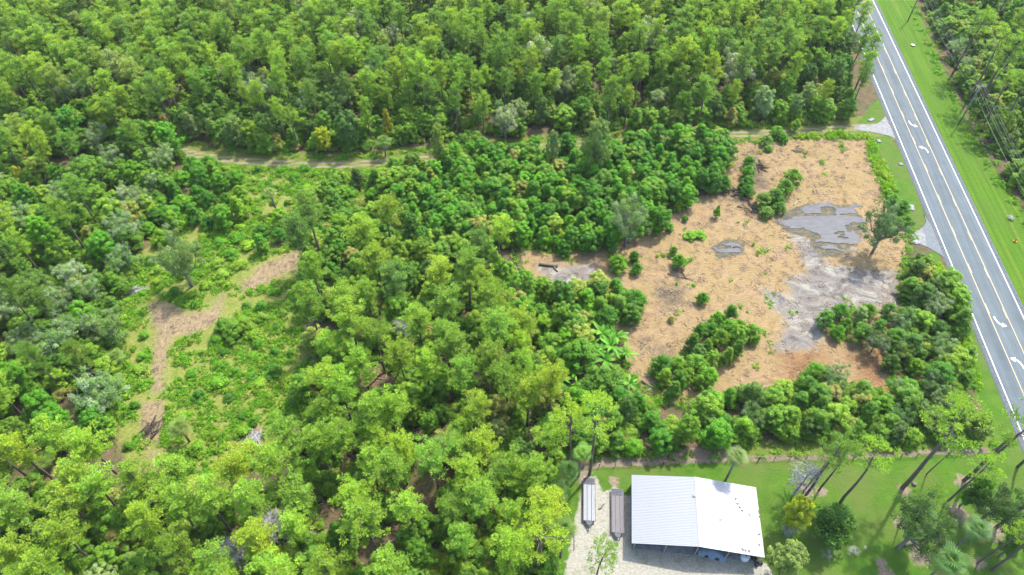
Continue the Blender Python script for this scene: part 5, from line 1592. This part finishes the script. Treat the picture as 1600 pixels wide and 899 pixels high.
def scatter(name, pts, sxy, sz, coll, label, rnd_tilt=0.0, seed=1):
    n = len(pts)
    me = bpy.data.meshes.new(name)
    me.vertices.add(n); me.vertices.foreach_set('co', np.asarray(pts, np.float32).ravel())
    rng = np.random.default_rng(seed)
    a = me.attributes.new('rot', 'FLOAT_VECTOR', 'POINT')
    rot = np.stack([rng.normal(size=n) * rnd_tilt, rng.normal(size=n) * rnd_tilt, rng.uniform(0, 6.28, n)], 1).astype(np.float32)
    a.data.foreach_set('vector', rot.ravel())
    a = me.attributes.new('scl', 'FLOAT_VECTOR', 'POINT')
    a.data.foreach_set('vector', np.stack([sxy, sxy, sz], 1).astype(np.float32).ravel())
    a = me.attributes.new('pick', 'INT', 'POINT'); a.data.foreach_set('value', rng.integers(0, len(coll.objects), n).astype(np.int32))
    me.update()
    o = link(name, me)
    tag(o, label, None, None, 'stuff')
    ng = bpy.data.node_groups.new(name + '_nodes', 'GeometryNodeTree')
    ng.interface.new_socket('Geometry', in_out='INPUT', socket_type='NodeSocketGeometry')
    ng.interface.new_socket('Geometry', in_out='OUTPUT', socket_type='NodeSocketGeometry')
    N = ng.nodes; Lk = ng.links
    gi = N.new('NodeGroupInput'); go = N.new('NodeGroupOutput')
    ip = N.new('GeometryNodeInstanceOnPoints')
    ci = N.new('GeometryNodeCollectionInfo'); ci.inputs[0].default_value = coll; ci.inputs['Separate Children'].default_value = True; ci.inputs['Reset Children'].default_value = True
    def na(nm, t):
        x = N.new('GeometryNodeInputNamedAttribute'); x.data_type = t; x.inputs[0].default_value = nm; return x.outputs[0]
    Lk.new(gi.outputs[0], ip.inputs['Points']); Lk.new(ci.outputs[0], ip.inputs['Instance'])
    ip.inputs['Pick Instance'].default_value = True
    Lk.new(na('pick', 'INT'), ip.inputs['Instance Index'])
    e2r = N.new('FunctionNodeEulerToRotation'); Lk.new(na('rot', 'FLOAT_VECTOR'), e2r.inputs[0])
    Lk.new(e2r.outputs[0], ip.inputs['Rotation'])
    Lk.new(na('scl', 'FLOAT_VECTOR'), ip.inputs['Scale'])
    Lk.new(ip.outputs[0], go.inputs[0])
    md = o.modifiers.new('scatter', 'NODES'); md.node_group = ng
    return o
FARN = {'pine_tree': ('far_pine_wood', 'mass of distant pines filling the upper wood', 'leaf_far_pine'), 'broadleaf_tree': ('far_broadleaf_trees', 'mass of distant broadleaf trees in the far woods', 'leaf_far_broad'),
        'oak_tree': ('far_oak_trees', 'mass of distant oaks in the far woods', 'leaf_far_broad'), 'young_tree': ('far_young_trees', 'mass of the farther young leafy trees', 'leaf_far_broad'),
        'round_bush': ('far_bushes', 'mass of the farther rounded bushes', 'leaf_far_broad')}
for kind, L in rest.items():
    if kind not in FARN: continue
    nm, lab, mt = FARN[kind]
    src = SOURCES[kind]
    coll = source_collection(nm + '_source', [join_meshes(nm, [p[0], p[1]], M[mt]) for p in src])
    H0 = src[0][2]
    pts = [(p['x'], p['y'], 0) for p in L]
    sz = np.array([p['H'] / H0 for p in L]); sxy = sz * np.array([p['w'] for p in L])
    scatter(nm, pts, sxy, sz, coll, lab, 0.0, 3)

def rnd_in(polys, dens, seed, avoid=True):
    rng = np.random.default_rng(seed)
    out = []
    for P in polys:
        lo, hi = P.min(0), P.max(0)
        n = int((hi - lo).prod() * dens)
        q = np.stack([rng.uniform(lo[0], hi[0], n), rng.uniform(lo[1], hi[1], n)], 1)
        q = q[inside(q, P)]
        out.append(q)
    q = np.concatenate(out)
    s, w = road_sw(q)
    q = q[(w < -HALF - 1.0) | (w > HALF + 1.5)]
    q = q[segdist(q, TRACK, False) > 2.0]
    return q
# understorey in the woods
woods = [wp(NORTH), LEFTW, RW, wp([(470, 400), (640, 350), (800, 420), (850, 640), (885, 700), (862, 860), (850, 1000), (-150, 1000), (-300, 700), (250, 775), (450, 760), (500, 500)])]
woods_u = woods + [wp([(640, 250), (1140, 225), (1140, 290), (1030, 360), (820, 385), (480, 380), (480, 300)]), wp([(785, 415), (1010, 440), (960, 560), (1110, 640), (1120, 700), (900, 704), (800, 600)]), wp([(1090, 615), (1395, 600), (1420, 400), (1460, 410), (1535, 660), (1500, 690), (1100, 690)])]
q = rnd_in(woods_u, 0.30, 41)
q = q[vnoise(q[:, 0], q[:, 1], 7, 8) > 0.26]
q = q[sdist(q, CLEAR) < -1.5]
for g_ in ((945, 548), (884, 592)):
    gg = at(*g_); q = q[np.hypot(q[:, 0] - gg[0], q[:, 1] - gg[1]) > 5.0]
q = q[~inside(q, YARD_OPEN)]
rng = np.random.default_rng(3)
cB = source_collection('understorey_source', [join_meshes('understorey', [b_], M['under']) for b_ in BUSH])
for k_ in range(2): cB.objects.link(bpy.data.objects.new('understorey_source_t%d' % k_, join_meshes('understorey', [YOUNG[k_][1]], M['under'])))
for ob in cB.objects: ob.data.materials[0] = M['under']; 
s = rng.uniform(.5, 1.2, len(q))
scatter('understorey', [(a, b_, -.1) for a, b_ in q], s * 1.1, s * .9, cB, 'low green understorey beneath the trees', .1, 5)
print('understorey', len(q))

# weeds: small clumps over the meadow, edges of the clearing, track sides
def weed_mesh(i):
    rg = np.random.default_rng(1200 + i)
    k = 9
    C = rg.normal(size=(k, 3)) * np.array([.45, .45, .12]) + np.array([0, 0, .22])
    Rd = rg.uniform(.16, .34, k)
    return leaf_mesh('weed', C, Rd, tints(k, rg, .3, .22), 26, .11, .5, rg, 'needle' if i % 2 else 'broad', .8, mat='weed')
cW = source_collection('weed_source', [weed_mesh(i) for i in range(6)])
edge_strip = []
qm = rnd_in([MEADOW], 1.5, 51)
keep = vnoise(qm[:, 0], qm[:, 1], 3.2, 9) + 0.35 * vnoise(qm[:, 0], qm[:, 1], 1.1, 10) > 0.54
for Mp in MULCH: keep &= ~inside(qm, Mp)
qm = qm[keep]
qa = rnd_in([np.array([[-190, 40], [190, 40], [190, 235], [-190, 235]])], 1.0, 52)
dc = np.abs(sdist(qa, CLEAR)); dt = segdist(qa, TRACK, False)
notin = ~inside(qa, YARD_OPEN)
sel = ((dc < 2.2) & (rng.random(len(qa)) < .8) & (sdist(qa, CLEAR) < .8) & notin) | ((dt > 2.2) & (dt < 4.5) & (qa[:, 0] < 90) & (rng.random(len(qa)) < .55))
inC = inside(qa, CLEAR) & (vnoise(qa[:, 0], qa[:, 1], 4, 12) > .80) & (rng.random(len(qa)) < .25)
fe = (sdist(qa, GRASS_BEHIND) > 0) & (rng.random(len(qa)) < .35)
er = (segdist(qa, EDGE_R, False) < 2.5) & (rng.random(len(qa)) < .25)
qa = qa[sel | inC | fe | er]
q = np.concatenate([qm, qa])
s = rng.uniform(.5, 1.25, len(q))
scatter('weeds', [(a, b_, 0) for a, b_ in q], s, s * rng.uniform(.7, 1.5, len(q)), cW, 'tall weeds and grass tufts on the meadow and clearing edges', .15, 6)
print('weeds', len(q))
# lime tall grass between the clearing's right edge and the verge, and around puddle
lime = [wp([(1250, 208), (1352, 210), (1356, 217), (1240, 216)]), wp([(1352, 222), (1368, 225), (1382, 262), (1392, 285), (1400, 300), (1384, 306), (1366, 262)]), wp([(830, 382), (912, 378), (915, 390), (840, 396)]), wp([(1455, 400), (1470, 420), (1520, 560), (1530, 620), (1500, 580), (1462, 450)])]
q = rnd_in(lime, 1.5, 61); q = q[vnoise(q[:, 0], q[:, 1], 2.2, 15) > .38]; s = rng.uniform(.7, 1.4, len(q))
cL = source_collection('lime_grass_source', [weed_mesh(10 + i) for i in range(4)])
M['lime'] = foliage_mat('lime_grass', [(0, (0.11, 0.25, 0.012)), (.6, (0.18, 0.33, 0.014)), (1, (0.26, 0.33, 0.06))])
for o_ in cL.objects: o_.data.materials[0] = M['lime']
scatter('tall_lime_grass', [(a, b_, 0) for a, b_ in q], s, s * 1.5, cL, 'bright lime tall grass along the clearing edges and verge', .15, 7)

# straw, chips and sticks lying on the cleared ground
def chip_mesh(i):
    rg = np.random.default_rng(1300 + i); mb = MB()
    for k in range(9):
        a = rg.normal(size=2) * .6; L = rg.uniform(.15, .75); t = rg.uniform(0, 3.14)
        mb.box((a[0], a[1], .03 + rg.random() * .07), (L, rg.uniform(.03, .09), .04), t)
    return mb.mesh('chips', M['chip'])
M['chip'] = plain('wood_chips', (0.60, 0.44, 0.30), 0.9, var=.35, scale=.8)
def chip_rand():
    m, nt, b = new_mat('straw_and_sticks'); g = NT(nt)
    oi = g.n('ShaderNodeObjectInfo')
    g.l(g.ramp(oi.outputs['Random'], [(0, (0.05, 0.038, 0.03)), (.25, (0.13, 0.09, 0.058)), (.6, (0.23, 0.155, 0.095)), (1, (0.30, 0.22, 0.14))]), b.inputs['Base Color'])
    b.inputs['Roughness'].default_value = .9
    return m
M['chip'] = chip_rand()
cC = source_collection('chips_source', [chip_mesh(i) for i in range(5)])
q = rnd_in([CLEAR] + MULCH, .38, 71)
for Wp in WETS: q = q[~inside(q, Wp)]
s = rng.uniform(.5, 1.3, len(q))
scatter('straw_litter', [(a, b_, 0.02) for a, b_ in q], s, s, cC, 'straw, chips and sticks strewn over the cleared ground', .05, 8)
q = rnd_in(woods, .05, 77); q = q[~inside(q, YARD_OPEN)]; s = rng.uniform(.8, 2.2, len(q))
scatter('forest_litter', [(a, b_, 0.02) for a, b_ in q], s, s, cC, 'fallen sticks and leaf litter on the forest floor', .05, 9)
cnt = len(sc.objects); print('objects', cnt)
# ---------------------------------------------------------------- thin haze box added to lift the dark between the crowns
hz = MB().box((0, 450, 58.5), (1900, 1500, 127)).mesh('haze')
hm = bpy.data.materials.new('shadow_lift_haze'); hm.use_nodes = True
for n_ in list(hm.node_tree.nodes): hm.node_tree.nodes.remove(n_)
ho = hm.node_tree.nodes.new('ShaderNodeOutputMaterial'); hv = hm.node_tree.nodes.new('ShaderNodeVolumePrincipled')
hv.inputs['Color'].default_value = (0.93, 0.95, 0.97, 1); hv.inputs['Density'].default_value = 0.00006; hv.inputs['Anisotropy'].default_value = 0.2
hm.node_tree.links.new(hv.outputs[0], ho.inputs['Volume'])
hz.materials.append(hm)
ho_ = link('haze', hz); ho_['kind'] = 'stuff'; ho_['label'] = 'thin haze added over the woods and road to lift the shadows'
print('objects', len(sc.objects))
